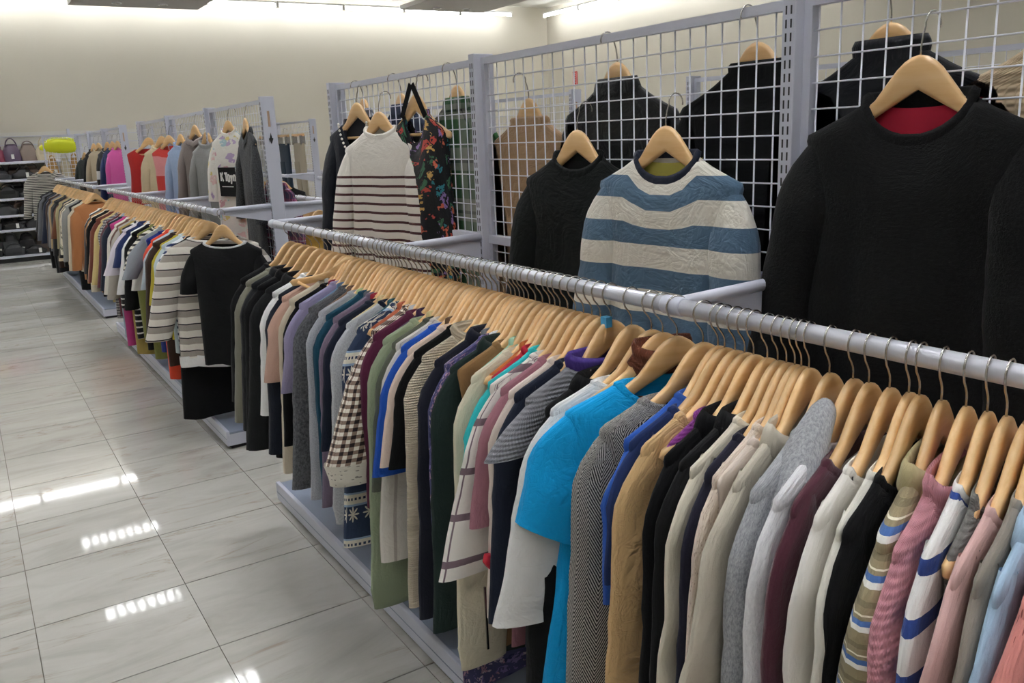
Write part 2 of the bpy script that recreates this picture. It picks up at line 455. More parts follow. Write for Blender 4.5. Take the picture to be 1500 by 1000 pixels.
def build_rack(x, ys, label, fine=True, sides=(-1, 1), end_mark=True, group='white gondola clothes racks'):
    """ys: post positions from near to far. local x=0 is the grid plane"""
    y0 = ys[0]
    rack = empty('clothing_rack', (x, y0, 0), 0, label, 'clothes rack', group)
    L = [y-y0 for y in ys]
    RX = .33
    slot = MB()
    z = .25
    while z < TOP_Z-.03:
        for s in (-.006, .006): slot.box(-POST_D/2-.0006, -POST_D/2+.001, s-.0018, s+.0018, z, z+.016)
        z += .025
    sm = slot.mesh('slot_column', M_RACK_DARK)
    for i, y in enumerate(L):
        end = i == 0
        p = MB().box(-POST_D/2, POST_D/2, y-POST_W/2, y+POST_W/2, .02, TOP_Z+.012).build('post', M_RACK, rack, bevel=.002)
        put('slot_column', sm, p, (0, y, 0))
        if end and end_mark:
            MB().prism([(-.012, 1.63), (0, 1.60), (.012, 1.63), (.006, 1.633), (0, 1.66), (-.006, 1.633)], 'y', y-POST_W/2-.001, y-POST_W/2+.001).build('arrow_mark', M_BLACK, p)
            MB().box(-.008, .004, y-POST_W/2-.0012, y-POST_W/2, 1.69, 1.77).build('label_strip', plain('label_strip', '#b79a83', .6), p)
    for a, b in zip(L[:-1], L[1:]): grid_panel(rack, a, b, fine)
    e0, e1 = L[0]-.06, L[-1]+.06
    for s in sides:
        sx = (lambda a, b: (min(s*a, s*b), max(s*a, s*b)))
        # deck: top tray, front kick, dark stand-in for the shade under the base
        MB().box(*sx(.036, .418), e0, e1, .086, .098).build('deck', M_DECK, rack, bevel=.002)
        k = MB().box(*sx(.412, .43), e0-.004, e1+.004, .022, .106).build('kick_panel', M_RACK, rack, bevel=.003)
        MB().box(*sx(.4295, .4315), e0, e1, .060, .063).build('groove', M_DECK, k)
        for ye in (e0, e1):
            MB().box(*sx(.05, .412), min(ye, ye+(.012 if ye == e0 else -.012)), max(ye, ye+(.012 if ye == e0 else -.012)), .022, .086).build('end_panel', M_RACK, rack)
        MB().box(*sx(.06, .405), e0+.02, e1-.02, 0, .022).build('foot_gap_shade', M_RACK_DARK, rack)  # near-black block paints the shadow of the foot gap under the base
        # rails, one per bay, and arms
        for i, (a, b) in enumerate(zip(L[:-1], L[1:])):
            da = -.02 if i == 0 else .004
            db = .02 if i == len(L)-2 else -.004
            rr = MB().tube([(-RX*(-s), a+da, RAIL_Z), (-RX*(-s), b+db, RAIL_Z)], .0155, 14)
            rr.build('hanging_rail', M_RAIL, rack, True)
            MB().box(*sx(.003, .013), a+POST_W/2, b-POST_W/2, RAIL_Z-.014, RAIL_Z+.014).build('back_bar', M_RACK, rack, bevel=.003)
        for i, y in enumerate(L):
            m = MB()
            m.prism([(s*.036, RAIL_Z+.012), (s*RX, RAIL_Z+.008), (s*RX, RAIL_Z-.012), (s*.036, RAIL_Z-.075)], 'y', y-.002, y+.002)
            arm = m.build('bracket_plate', M_RACK, rack)
            MB().tube([(s*.036, y, RAIL_Z+.010), (s*(RX-.01), y, RAIL_Z+.004)], .0125, 12).build('bracket_arm', M_RACK, rack, True)
            MB().tube([(s*RX, y-.026, RAIL_Z), (s*RX, y+.026, RAIL_Z)], .0185, 14).build('rail_socket', M_RACK, rack, True, bevel=.004)
    return rack
XA = 1.432
RACK_A = build_rack(XA, (-1.27, -.045, 1.175, 2.395, 3.615), 'nearest white wire grid clothes rack, filling the right half of the picture', True)
RACK_B = build_rack(XA, (4.6, 5.81, 7.02, 8.23), 'middle white grid clothes rack beyond the nearest one', False)
RACK_C = build_rack(XA, (9.2, 10.4, 11.6, 12.8), 'farthest white grid clothes rack, next to the bag shelves', False)
RACK_D = build_rack(3.22, (-.3, .9, 2.1, 3.3), 'white grid clothes rack in the second row, behind the nearest black sweater', False)
RACK_E = build_rack(3.22, (4.3, 5.5, 6.7, 7.9), 'white grid clothes rack in the second row, seen through the near grid', False)
RACK_F = build_rack(3.25, (8.95, 10.15, 11.35), 'white grid clothes rack with jeans, in the second row far back', False)

# ------------------------------------------------------------------ hangers
HTOP = [(0, 0), (.004, .02), (.02, .04), (.043, .06), (.072, .084), (.095, .12), (.118, .17), (.133, .205)]   # depth, x
HBOT = [(.056, 0), (.100, .084), (.122, .12), (.143, .17), (.156, .198)]
def interp(tab, t, a=0, b=1):
    if t <= tab[0][a]: return tab[0][b]
    for p, q in zip(tab[:-1], tab[1:]):
        if t <= q[a]:
            f = (t-p[a])/(q[a]-p[a]); return p[b]+f*(q[b]-p[b])
    return tab[-1][b]
def hanger_shoulder_mesh():
    S = 15; half = []
    for i in range(S+1):
        t = i/S
        xt = .207*t; xb = .200*t
        half.append((xt, -interp(HTOP, xt, 1, 0), xb, -interp(HBOT, xb, 1, 0)))
    # soften the top
    half = [(a*.93, b, c*.93, d) for a, b, c, d in half]
    prof = [(-a, b, -c, d) for a, b, c, d in reversed(half[1:])]+half
    v, f = [], []
    T = .0068
    n = 8
    for k, (xt, zt, xb, zb) in enumerate(prof):
        yo = 0.0
        th = T*(1.0 if abs(xt) < .12 else .9)
        pts = [(-th*.55, 0), (th*.55, 0), (th, .14), (th, .86), (th*.55, 1), (-th*.55, 1), (-th, .86), (-th, .14)]
        for dy, s in pts: v.append((xt+(xb-xt)*s, dy+yo, zt+(zb-zt)*s))
    m = len(prof)
    for i in range(m-1):
        for k in range(n):
            k2 = (k+1) % n; f.append((i*n+k, i*n+k2, (i+1)*n+k2, (i+1)*n+k))
    # rounded tips
    for i, sg in ((0, -1), (m-1, 1)):
        c = Vector((0, 0, 0))
        for k in range(n): c += Vector(v[i*n+k])
        c /= n; c.x += sg*.012
        v.append(tuple(c)); ci = len(v)-1
        for k in range(n):
            k2 = (k+1) % n
            f.append((i*n+k2, i*n+k, ci) if sg < 0 else (i*n+k, i*n+k2, ci))
    return new_mesh('shoulders', v, f, None, True, (M_WOOD,))
def hook_mesh(display=False):
    pts = [(0, 0, -.004), (0, 0, .012)]
    if not display:
        pts += [(-.002, 0, .020), (-.008, 0, .029), (-.016, 0, .038)]
        c, r = (0, .0555), .0215
        for k in range(13):
            a = math.radians(200-k*18.5); pts.append((c[0]+r*math.cos(a), 0, c[1]+r*math.sin(a)))
    else:
        pts += [(.001, 0, .020), (.004, 0, .034)]
        c, r = (.030, .050), .0215
        for k in range(13):
            a = math.radians(190-k*17); pts.append((c[0]+r*math.cos(a), 0, c[1]+r*math.sin(a)))
    return MB().tube(pts, .0017, 6).mesh('hook', M_CHROME, True)
ME_SH = hanger_shoulder_mesh(); ME_HOOK = hook_mesh(); ME_HOOKD = hook_mesh(True)
ME_BAR = MB().tube([(-.150, 0, -.137), (.150, 0, -.137)], .0055, 8).mesh('trouser_bar', M_WOOD, True)
def hanger(loc, rz, label, group, display=0, bar=True, tilt=0.0):
    t = empty('wooden_hanger', loc, rz, label, 'hanger', group)
    t.rotation_euler = (0, tilt, rz)
    put('shoulders', ME_SH, t)
    h = put('hook', ME_HOOKD if display else ME_HOOK, t)
    if display: h.rotation_euler = (0, 0, -rz+(0 if display > 0 else PI))
    if bar: put('trouser_bar', ME_BAR, t)
    return t

# ------------------------------------------------------------------ garments
def loft(rings, us, vs_, closed=True, caps=()):
    """rings: list of rings of points; us: u per column (n+1 values), vs_: v per ring"""
    v, f, uv = [], [], []
    n = len(rings[0])
    for r in rings: v += r
    m = n if closed else n-1
    for i in range(len(rings)-1):
        for k in range(m):
            k2 = (k+1) % n
            f.append((i*n+k, (i+1)*n+k, (i+1)*n+k2, i*n+k2))
            uv.append(((us[k], vs_[i]), (us[k], vs_[i+1]), (us[k+1], vs_[i+1]), (us[k+1], vs_[i])))
    for c in caps:
        idx = [c*n+k for k in range(n)]
        f.append(tuple(idx)); uv.append(tuple((us[k], vs_[c]) for k in range(n)))
    return v, f, uv

def sgnpow(a, p): return math.copysign(abs(a)**p, a)

class Torso:
    def __init__(s, L=.68, sw=.222, hem=.22, ht=.028, nw=.08, drop=.03, back=.0, fold=.010, seed=0, N=32, R=20,
                 flat=None, arm=.92, lean=0.0, strap=False, hemwave=.008, flare_front=0.0, creases=.0035):
        rnd = random.Random(seed); ph = rnd.uniform(0, 9); ph2 = rnd.uniform(0, 9); kf = rnd.uniform(26, 44)
        d0 = max(.0, interp(HTOP, nw, 1, 0)-.007)
        dS = .138
        ds = [d0+(dS-d0)*i/6 for i in range(7)]
        ds += [dS+.02, dS+.05]
        rest = R-len(ds)
        a = ds[-1]
        ds += [a+(L-a)*(i/rest)**1.0 for i in range(1, rest+1)]
        rings = []
        s.top = None
        perim = 4*sw
        for i, d in enumerate(ds):
            if d <= dS:
                xh = max(nw, interp(HTOP, d+.006, 0, 1))
                hw = nw+(xh-nw) if xh < .2 else xh
                hw = min(hw, .207)*(sw/.207) if d > .06 else hw
                hw = max(nw, min(sw, hw))
                if i == 6: hw = sw
            else:
                t = (d-dS)/max(.01, L-dS)
                at = (.26-dS)/max(.01, L-dS)
                if t < at: hw = sw+(sw*arm-sw)*(t/at)
                else: hw = sw*arm+(hem-sw*arm)*((t-at)/max(.01, 1-at))
            k = min(1, max(0, (d-.02)/.2)); k = k*k*(3-2*k)
            th = .0122+(ht-.0122)*k
            A = fold*min(1, max(0, (d-.1)/.4))
            ring = []
            for j in range(N):
                ang = 2*PI*j/N
                c, sn = math.cos(ang), math.sin(ang)
                x = hw*sgnpow(c, .72); y = th*sgnpow(sn, .75)
                z = -d
                inside = max(0, 1-(x/(nw*1.06))**2)
                dr = drop if sn < 0 else back
                dec = max(0, 1-(d-d0)/(2.0*dr+.08)) if dr > 0 else 0
                z -= dr*inside**.6*dec
                edge = 1-abs(c)**4
                y += A*math.sin(x*kf+ph+d*3)*edge
                y += A*.45*math.sin(x*kf*2.1+ph2-d*5)*edge
                if creases:
                    q = noise.noise((x*9+seed*3.1, y*16, d*7+seed))
                    y += creases*1.6*q*min(1, d*5); x += creases*.9*noise.noise((x*5, y*9+7, d*11+seed))*min(1, d*5)
                lim = ht*1.25
                y = max(-lim, min(lim, y))
                if flat is not None: y = min(y, flat)
                if i == len(ds)-1: z += hemwave*math.sin(x*17+ph)
                x += lean*d + (-flare_front*max(0, d-.15) if c < 0 else 0)
                ring.append((x, y, z))
            rings.append(ring)
        s.rings = rings; s.ds = ds; s.N = N; s.nw = nw
        s.us = [perim*j/N for j in range(N+1)]
        s.v, s.f, s.uv = loft(rings, s.us, [-d for d in ds])
        s.ht = ht; s.sw = sw
    def mesh(s, name, mat): return new_mesh(name, s.v, s.f, s.uv, True, (mat,))
    def band(s, mat, h=.018, grow=1.0, thick=.004, name='neckband', tuck=.88, low=.012):
        top = s.rings[0]; c = Vector((0, 0, 0))
        rs = []
        for q, (g, dz) in enumerate(((1.005, -low), (1.02+low*2.5-.03, -.002), (1.0*grow, h*.6), (tuck*grow, h), ((tuck-.05)*grow, h*.7), (tuck-.08, -.004))):
            rs.append([(x*g, y*(g if q < 2 else g)+(0 if q < 2 else 0), z+dz) for x, y, z in top])
        v, f, uv = loft(rs, s.us, [-.012, 0, .012, .02, .028, .04])
        return new_mesh(name, v, f, uv, True, (mat,))

def sleeve_mesh(side, T, sl=.55, r0=.068, r1=.042, ry=None, flare=.05, seed=0, N=14, R=15, mat=None, fwd=0.0, bulge=0.0, flat=None, wrinkle=.006, name='sleeve', v0=0.0, start=.118, hemtilt=0.0, cut=None):
    rnd = random.Random(seed*7+3); ph = rnd.uniform(0, 9)
    ry = ry or min(.05, T.ht*1.2)
    sw = T.sw
    rings = []; vs_ = []
    if isinstance(cut, tuple): lo, hi = cut
    else: lo, hi = 0.0, 1.0
    for i in range(R+1):
        t = lo+(hi-lo)*i/R
        d = start+sl*t
        k = min(1, (d-start)/.13)
        ks = math.sin(k*PI/2)
        rx = r0*ks*(1-t)+r1*t if k >= 1 else r0*(.12+.88*ks)
        if k >= 1: rx = r0+(r1-r0)*t
        yy = .010+(ry-.010)*min(1, (d-start)/.16)
        if t > .75: yy *= 1-(t-.75)*.9*(1 if r1 < r0*.8 else 0)
        cx = sw-.038+.040*min(1, k)+flare*t**1.25-.004
        cx = cx-(rx-.03 if k >= 1 else (rx-.03)*k)*.55
        bend = bulge*math.sin(t*PI)
        ring = []
        for j in range(N):
            a = 2*PI*j/N
            x = cx+rx*math.cos(a)*(1+.0)+bend
            y = yy*sgnpow(math.sin(a), .9)-fwd*t
            w = wrinkle*min(1, t*6)
            x += w*.7*noise.noise((x*6+seed, d*6, y*20+ph)); y += w*1.1*noise.noise((x*11, d*12+ph, seed*2.3))
            x += w*.25*math.sin(d*75+ph+2*math.sin(a))*math.exp(-((t-.5)/.16)**2)
            if flat is not None: y = min(y, flat)
            z = -d-hemtilt*math.cos(a)*t
            ring.append((side*x, y, z))
        rings.append(ring if side > 0 else ring[::-1]); vs_.append(-d+v0)
    us = [2.4*r0*PI*.8*j/N for j in range(N+1)]
    v, f, uv = loft(rings, us, vs_)
    me = new_mesh(name, v, f, uv, True, (mat,))
    return me, rings

GARMENTS = []
def garment(kind, loc, rz, mat, label, cat, group, L=.68, sl=.52, sw=.222, hem=None, ht=.028, nw=.108, drop=.03, back=0, fold=.010,
            seed=0, lod=0, r0=.07, r1=.045, flare=.055, neck='crew', cuff=None, trim=None, hemband=None, flat=None, lining=None,
            flare_front=.0, ry=None, fwd=0, buttons=0, hood=False, bulge=.0, arm=.92, collar_mat=None, tilt=0.0, extra=None, creases=.0035, sleeve_mat=None, hemwave=.008, front_only=False, hemtilt=0.0, start=.118, wrinkle=.006):
    N, R, SN, SR = ((34, 24, 16, 18), (24, 15, 10, 10), (16, 10, 8, 7))[lod]
    t = empty(kind, loc, rz, label, cat, group)
    t.rotation_euler = (0, tilt, rz)
    T = Torso(L=L, sw=sw, hem=hem or sw*1.0, ht=ht, nw=nw, drop=drop, back=back, fold=fold, seed=seed, N=N, R=R, flat=flat, arm=arm, flare_front=flare_front, creases=creases, hemwave=hemwave)
    put('body', T.mesh('body', mat), t)
    if sl > 0:
        for s in (-1, 1):
            if front_only and s > 0 and lod == 2: continue
            me, rings = sleeve_mesh(s, T, sl, r0, r1, ry, flare if s < 0 else flare*.35, seed+s, SN, SR, sleeve_mat or mat, fwd, bulge, flat, name='sleeve', hemtilt=hemtilt, start=start, wrinkle=wrinkle)
            so = put('sleeve', me, t)
            if cuff is not None and lod < 2:
                last = rings[-1]; n = len(last)
                cx = sum(p[0] for p in last)/n; cy = sum(p[1] for p in last)/n
                rs = [[(cx+(x-cx)*g, cy+(y-cy)*g, z+dz) for x, y, z in last] for g, dz in ((1.02, .008), (.98, -.01), (.93, -.035), (.92, -.055), (.8, -.055))]
                v, f, uv = loft(rs, [.2*j/n for j in range(n+1)], [0, -.02, -.04, -.06, -.065])
                put('cuff', new_mesh('cuff', v, f, uv, True, (cuff,)), so)
    if neck == 'crew': put('neckband', T.band(trim or mat, .007, tuck=.93) if flat is None else T.band(trim or mat, .016, 1.07, tuck=.9, low=.022), t)
    elif neck == 'turtle': put('roll_neck', T.band(trim or mat, .028, 1.06, name='roll_neck', tuck=.92), t)
    elif neck == 'shirt':
        cm = collar_mat or mat
        top = T.rings[0]; rs = []
        for g, gy, dz in ((1.0, 1.0, -.004), (1.01, 1.05, .010), (1.03, 1.3, .016), (1.12, 1.7, .004), (1.2, 1.9, -.020), (1.18, 1.85, -.024)):
            rs.append([(x*g, y*gy, z+dz-(.012 if y < 0 and abs(x) < .03 else 0)) for x, y, z in top])
        v, f, uv = loft(rs, T.us, [0, .02, .035, .05, .075, .08])
        put('collar', new_mesh('collar', v, f, uv, True, (cm,)), t)
    if hood:
        rs = []
        for q in range(11):
            k = q/10; px, pz = -.075-.17*k, -.045-.15*k-.05*k*k
            rad = (.02+.045*math.sin(PI*min(1, k*1.15+.02))**.7) if q < 10 else .012
            ring = []
            for j in range(18):
                b = 2*PI*j/18
                g = 1-.25*(math.cos(b) > .2)*math.sin(k*PI)
                ring.append((px+.35*rad*math.cos(b)*g, -.030+.034*math.sin(b)*(.6+.4*math.sin(k*PI)), pz+rad*math.cos(b)*g))
            rs.append(ring)
        v, f, uv = loft(rs, [.3*j/18 for j in range(19)], [-.03*q for q in range(11)], caps=(0, 10))
        put('hood', new_mesh('hood', v, f, uv, True, (mat,)), t)
    if lining is not None:
        # inner back neck seen through the opening
        v = []; f = []; uv = []
        yb = T.ht*.25 if flat is None else flat-.002
        n = 10
        for i in range(5):
            for j in range(n+1):
                xx = (-1+2*j/n)*(nw*1.12-.006*i); v.append((xx, yb-.002, -interp(HTOP, nw, 1, 0)+.004-.03*i-.012*(1-(2*j/n-1)**2)))
        for i in range(4):
            for j in range(n):
                a = i*(n+1)+j; f.append((a, a+n+1, a+n+2, a+1)); uv.append(((j*.02, -i*.03),)*4)
        put('lining', new_mesh('lining', v, f, uv, True, (lining,)), t)
    if hemband is not None:
        last = T.rings[-1]
        rs = [[(x*g, y*g, z+dz) for x, y, z in last] for g, dz in ((1.03, .012), (1.03, -.03), (1.02, -.05), (.97, -.05))]
        v, f, uv = loft(rs, T.us, [0, -.04, -.06, -.065])
        put('hem_band', new_mesh('hem_band', v, f, uv, True, (hemband,)), t)
    if buttons:
        bm = BUTTON
        for b in range(buttons):
            put('button', bm, t, (.0, -ht*1.32, -.22-b*(L-.3)/max(1, buttons)), (PI/2, 0, 0))
    if extra: extra(t, T)
    return t, T
BUTTON = MB().tube([(0, 0, 0), (0, 0, .004)], .009, 12).mesh('button', plain('button_dark', '#1a1a1c', .35))

F = fabric
RAIL_XA = XA-.33
BLK = lambda: F('black', cols=('#0e0e10',), rough=.92, sheen=.06)
BLK2 = lambda: F('black_soft', cols=('#131315',), rough=.85, sheen=.08)
NAVY = lambda: F('navy', cols=('#1c2233',))
CREAM = lambda: F('cream', cols=('#e3dac6',))
# (tip Y, yaw deg, kind, category, material, options, description)
LIST_A = [
 (.375, 12, 'eyelet_blouse', 'top', F('salmon_lace', 'lace', ('#c98079', '#7d3f3c'), p=.02), dict(ny=0.452, L=.72, sl=.5, sw=.235, flare=.17, r0=.1, r1=.09), 'salmon pink lace top with eyelet holes at the bottom right corner'),
 (.425, 12, 'shirt', 'shirt', F('light_blue', cols=('#a9c4dd',)), dict(ny=0.482, L=.7, sl=.55, neck='shirt'), 'light blue shirt just behind the salmon lace top'),
 (.465, 12, 'cardigan', 'cardigan', F('taupe', cols=('#8d857b',)), dict(ny=0.506, L=.72, sl=.56, flare=.07), 'taupe grey cardigan beside the light blue shirt'),
 (.505, 12, 'sweatshirt', 'sweatshirt', F('dusty_pink', cols=('#d9b1ac',)), dict(ny=0.527, L=.68, sl=.56, flare=.075, r0=.08), 'dusty pink sweatshirt beside the taupe cardigan'),
 (.535, 12, 'knit_top', 'top', F('grey_rib', 'knit', ('#7f7d79',)), dict(ny=0.553, L=.28, sl=0, sw=.19), 'thin grey ribbed knit between dusty pink sweatshirt and striped blouse'),
 (.565, 13, 'blouse', 'blouse', F('navy_stripe', 'stripes', ('#f1efec', '#2c4384', '#f1efec'), p=(.062, [0, .66, .97]), wr=1.3), dict(ny=0.578, L=.7, sl=.56, flare=.04, r0=.075), 'white blouse with bold blue stripes, next to the pink cable knit'),
 (.60, 12, 'cable_sweater', 'sweater', F('pink_cable', 'knit', ('#d795a0',), p=.011), dict(ny=0.607, L=.68, sl=.56, flare=.05, r0=.08, neck='turtle'), 'pink cable knit sweater beside the olive striped shirt'),
 (.65, 17, 'striped_shirt', 'shirt', F('olive_stripe', 'stripes', ('#94886a', '#f0eee6', '#4a6ca6', '#94886a', '#efe9d2', '#94886a', '#7d7258'), p=(.048, [0, .28, .42, .56, .66, .70, .86]), wr=1.3), dict(ny=0.642, L=.68, sl=.55, flare=.05, r0=.085, r1=.07, ht=.03, ry=.042, neck='shirt', collar_mat=F('olive_collar', cols=('#a89c74',)), sw=.215), 'olive, blue and white striped shirt with khaki collar'),
 (.685, 12, 'dress', 'dress', BLK(), dict(ny=0.675, L=.95, sl=.5, flare=.02), 'narrow black long sleeved dress behind the olive striped shirt'),
 (.715, 12, 'cardigan', 'cardigan', F('offwhite', cols=('#e6e2d6',)), dict(L=.72, sl=.58, flare=.055), 'off-white cardigan with seamed sleeve next to the narrow black dress'),
 (.755, 12, 'sweatshirt', 'sweatshirt', F('ivory', cols=('#e9e4dc',)), dict(L=.7, sl=.55, flare=.05, r0=.078), 'ivory sweatshirt with wide neckband beside the burgundy top'),
 (.80, 12, 'velvet_top', 'top', F('burgundy', cols=('#4a1c2c',), rough=.75, sheen=.6), dict(L=.74, sl=.58, flare=.045, r0=.085, r1=.06), 'dark burgundy long sleeve top between the ivory and white tops'),
 (.845, 11, 'sweater', 'sweater', F('white_tex', 'fuzzy', ('#e2e1e4', '#f3f2f4'), p=70, rough=.8, wr=1.5), dict(L=.74, sl=.58, flare=.05, r0=.08), 'bright white textured sweater beside the burgundy top'),
 (.90, 10, 'hoodie', 'hoodie', F('grey_marl', 'marl', ('#86888c', '#b4b5b8'), p=150), dict(L=.74, sl=.6, flare=.045, r0=.08, hood=True, neck='crew'), 'grey marl hoodie with its hood hanging to the front'),
 (.955, 10, 'coat', 'coat', F('greige', cols=('#c9c1b0',), wr=1.2), dict(ny=0.865, L=.9, sl=.44, flare=.12, r0=.09, r1=.095, neck='shirt'), 'greige cotton coat with wide cropped sleeves'),
 (.985, 8, 'dress', 'dress', F('blush_linen', cols=('#dccdc0',)), dict(ny=0.880, L=1.0, sl=.0, hem=.25), 'long pale blush linen dress under the greige coat'),
 (1.01, 8, 'lace_sweater', 'sweater', F('cream_lace', 'lace', ('#ead9c9', '#c4ab98'), p=.009), dict(ny=0.893, L=.7, sl=.56, flare=.055), 'cream lace knit sweater between greige coat and navy jacket'),
 (1.035, 8, 'jacket', 'jacket', F('ink', cols=('#201f30',)), dict(ny=0.910, L=.7, sl=.56, flare=.055), 'inky navy jacket beside the cream lace knit'),
 (1.06, 6, 'cardigan', 'cardigan', F('cream', cols=('#e3dac6',)), dict(ny=0.928, L=.72, sl=.56, flare=.06), 'cream cardigan between inky navy jacket and black blazers'),
 (1.09, 5, 'blazer', 'blazer', BLK2(), dict(ny=0.950, L=.85, sl=.6, flare=.04, neck='shirt', r0=.085), 'black blazer nearer the camera of two beside purple knit'),
 (1.125, 4, 'blazer', 'blazer', BLK(), dict(ny=0.980, L=.85, sl=.6, flare=.03, neck='shirt'), 'black blazer touching the purple knit, farther of two'),
 (1.15, 0, 'knit_top', 'top', F('purple', 'knit', ('#96409a',)), dict(ny=1.000, L=.6, sl=.0, sw=.185), 'purple ribbed sleeveless knit with a bare hanger tip showing'),
 (1.175, 0, 'blouse', 'blouse', F('tan_satin', cols=('#d8b380',), rough=.5, wr=2.0), dict(ny=1.022, L=.9, sl=.62, flare=.055, r0=.08, r1=.075), 'tan satin blouse with wrinkled sleeve beside the black blazers'),
 (1.21, 0, 'top', 'top', F('navy_bright', cols=('#1e2f5e',)), dict(ny=1.047, L=.42, sl=.26, flare=.02), 'dark navy top behind the tan satin blouse'),
 (1.235, 0, 'top', 'top', F('royal', cols=('#2a55a8',)), dict(ny=1.063, L=.42, sl=.3, flare=.02), 'mid blue short sleeved top next to the herringbone coat'),
 (1.27, -10, 'tweed_coat', 'coat', F('herring', 'herring', ('#232326', '#b9b6b0'), p=.06), dict(ny=1.100, L=.95, sl=.62, flare=.04, r0=.09, r1=.075, ht=.036), 'black and white herringbone tweed coat beside the turquoise top'),
 (1.345, -20, 't_shirt', 't-shirt', F('turquoise', cols=('#089fdf',), wr=1.6), dict(ny=1.168, L=.95, sl=.26, flare=.05, r0=.1, r1=.085, drop=.05, nw=.115, sw=.225, hemtilt=-.04, flare_front=.13, ht=.036), 'long bright turquoise T-shirt with knotted short sleeve'),
 (1.405, -10, 'blouse', 'blouse', F('white', cols=('#efeeec',), wr=1.6), dict(ny=1.240, L=.6, sl=.44, flare=.085, r0=.08, r1=.085), 'white blouse with loose sleeve left of the turquoise T-shirt'),
 (1.44, 0, 'coat', 'coat', BLK(), dict(ny=1.300, L=1.0, sl=.62, flare=.03, buttons=2, neck='shirt'), 'long black coat behind the loose white blouse'),
 (1.36, -18, 'knit_top', 'top', F('chestnut_knit', 'knit', ('#6a3824',), p=.012), dict(ny=1.208, L=.2, sl=0, sw=.13, neck='turtle', nw=.06, ht=.012), 'chestnut brown braided knit rising above the turquoise T-shirt'),
 (1.47, 0, 'scarf_knit', 'sweater', F('grey_ribbed', 'knit', ('#8c8c92',), p=.009), dict(L=.4, sl=.12, neck='turtle', trim=F('violet_edge', cols=('#43307c',))), 'grey ribbed knit with violet neckline edge'),
 (1.50, 0, 'jacket', 'jacket', NAVY(), dict(L=.7, sl=.5), 'navy jacket next to the grey ribbed knit'),
 (1.525, 0, 'cardigan', 'cardigan', F('pale_pink', cols=('#e2d2c6',)), dict(L=.66, sl=.5, flare=.045), 'pale pinkish cream cardigan beside the plaid blouse'),
 (1.55, 0, 'blouse', 'blouse', F('mauve', cols=('#9b6a75',)), dict(L=.74, sl=.3), 'mauve blouse almost hidden by the pale pink cardigan'),
 (1.575, 0, 'blouse', 'blouse', F('white_plaid', 'lines', ('#e9e4dc', '#77646b'), p=.1), dict(L=.6, sl=.42, flare=.1, r0=.06, r1=.085), 'white blouse with thin mauve plaid lines on its sleeve'),
 (1.60, 0, 'top', 'top', F('teal_tee', cols=('#2fb3b5',)), dict(L=.55, sl=.27), 'turquoise green short sleeved top beside the cream jacket'),
 (1.625, 0, 'top', 'top', F('red', cols=('#ad1f33',)), dict(L=.55, sl=.0, sw=.19), 'red sleeveless top with bare hanger tip'),
 (1.66, 0, 'zip_jacket', 'jacket', F('cream_cotton', cols=('#dfd5bb',), wr=1.4), dict(L=.72, sl=.66, flare=.03, r0=.075, r1=.07, cuff=F('cream_cotton', cols=('#dfd5bb',))), 'cream cotton jacket with long sleeve beside dark green coat'),
 (1.71, 0, 'vest', 'vest', F('brown', cols=('#8b6a45',)), dict(L=.85, sl=.0), 'tan brown long vest between cream jacket and dark green coat'),
 (1.735, 0, 'coat', 'coat', F('bottle_green', cols=('#1b2b28',)), dict(L=.9, sl=.66, flare=.04, r0=.085, r1=.075, neck='shirt'), 'dark bottle green coat with long sleeve'),
 (1.775, 0, 'dress', 'dress', F('purple_floral', 'floral', ('#4c4a72', '#8a78b4', '#b98fa0', '#2c2f57', '#c9b6c4'), p=.025), dict(L=1.0, sl=.5, flare=.03), 'purple floral print dress between green coat and navy jacket'),
 (1.815, 0, 'jacket', 'jacket', F('navy_black', cols=('#191b28',)), dict(L=.8, sl=.66, flare=.055, r0=.08, neck='shirt', buttons=1), 'navy black jacket beside the oatmeal knit'),
 (1.88, 0, 'sweater', 'sweater', F('oatmeal', 'knit', ('#d9ccb4',), p=.006), dict(L=.74, sl=.66, flare=.05, r0=.085, neck='turtle'), 'oatmeal knit sweater left of the navy black jacket'),
 (1.935, 0, 'cardigan', 'cardigan', BLK(), dict(L=.7, sl=.3), 'black cardigan next to the oatmeal knit'),
 (1.965, 0, 't_shirt', 't-shirt', F('blush', cols=('#e4cdbd',)), dict(L=.55, sl=.3, flare=.05, r0=.075, r1=.075), 'blush pink T-shirt with elbow sleeves beside the royal blue top'),
 (2.005, 0, 't_shirt', 't-shirt', F('cobalt', cols=('#1c4fae',)), dict(L=.6, sl=.34, flare=.055, r0=.075, r1=.08), 'royal cobalt blue T-shirt'),
 (2.035, 0, 'shirt', 'shirt', F('pale_grey', 'vstripes', ('#d9d4cb', '#b7aea6'), p=(.05, [0, .8])), dict(L=.8, sl=.6, flare=.045, r0=.07, r1=.07), 'pale grey pleated shirt below the cobalt T-shirt'),
 (2.07, 0, 'cardigan', 'cardigan', F('olive_grey', cols=('#565a4e',)), dict(L=.7, sl=.4), 'olive grey cardigan beside the sage green blouse'),
 (2.115, 0, 'blouse', 'blouse', F('sage', cols=('#94a084',), wr=1.3), dict(L=.74, sl=.72, flare=.05, r0=.075, r1=.065, cuff=F('sage', cols=('#94a084',))), 'sage green blouse with very long gathered sleeve'),
 (2.175, 0, 'sweater', 'sweater', F('plum', cols=('#58203c',)), dict(L=.7, sl=.5, flare=.02, r0=.075), 'plum sweater between sage and gingham blouses'),
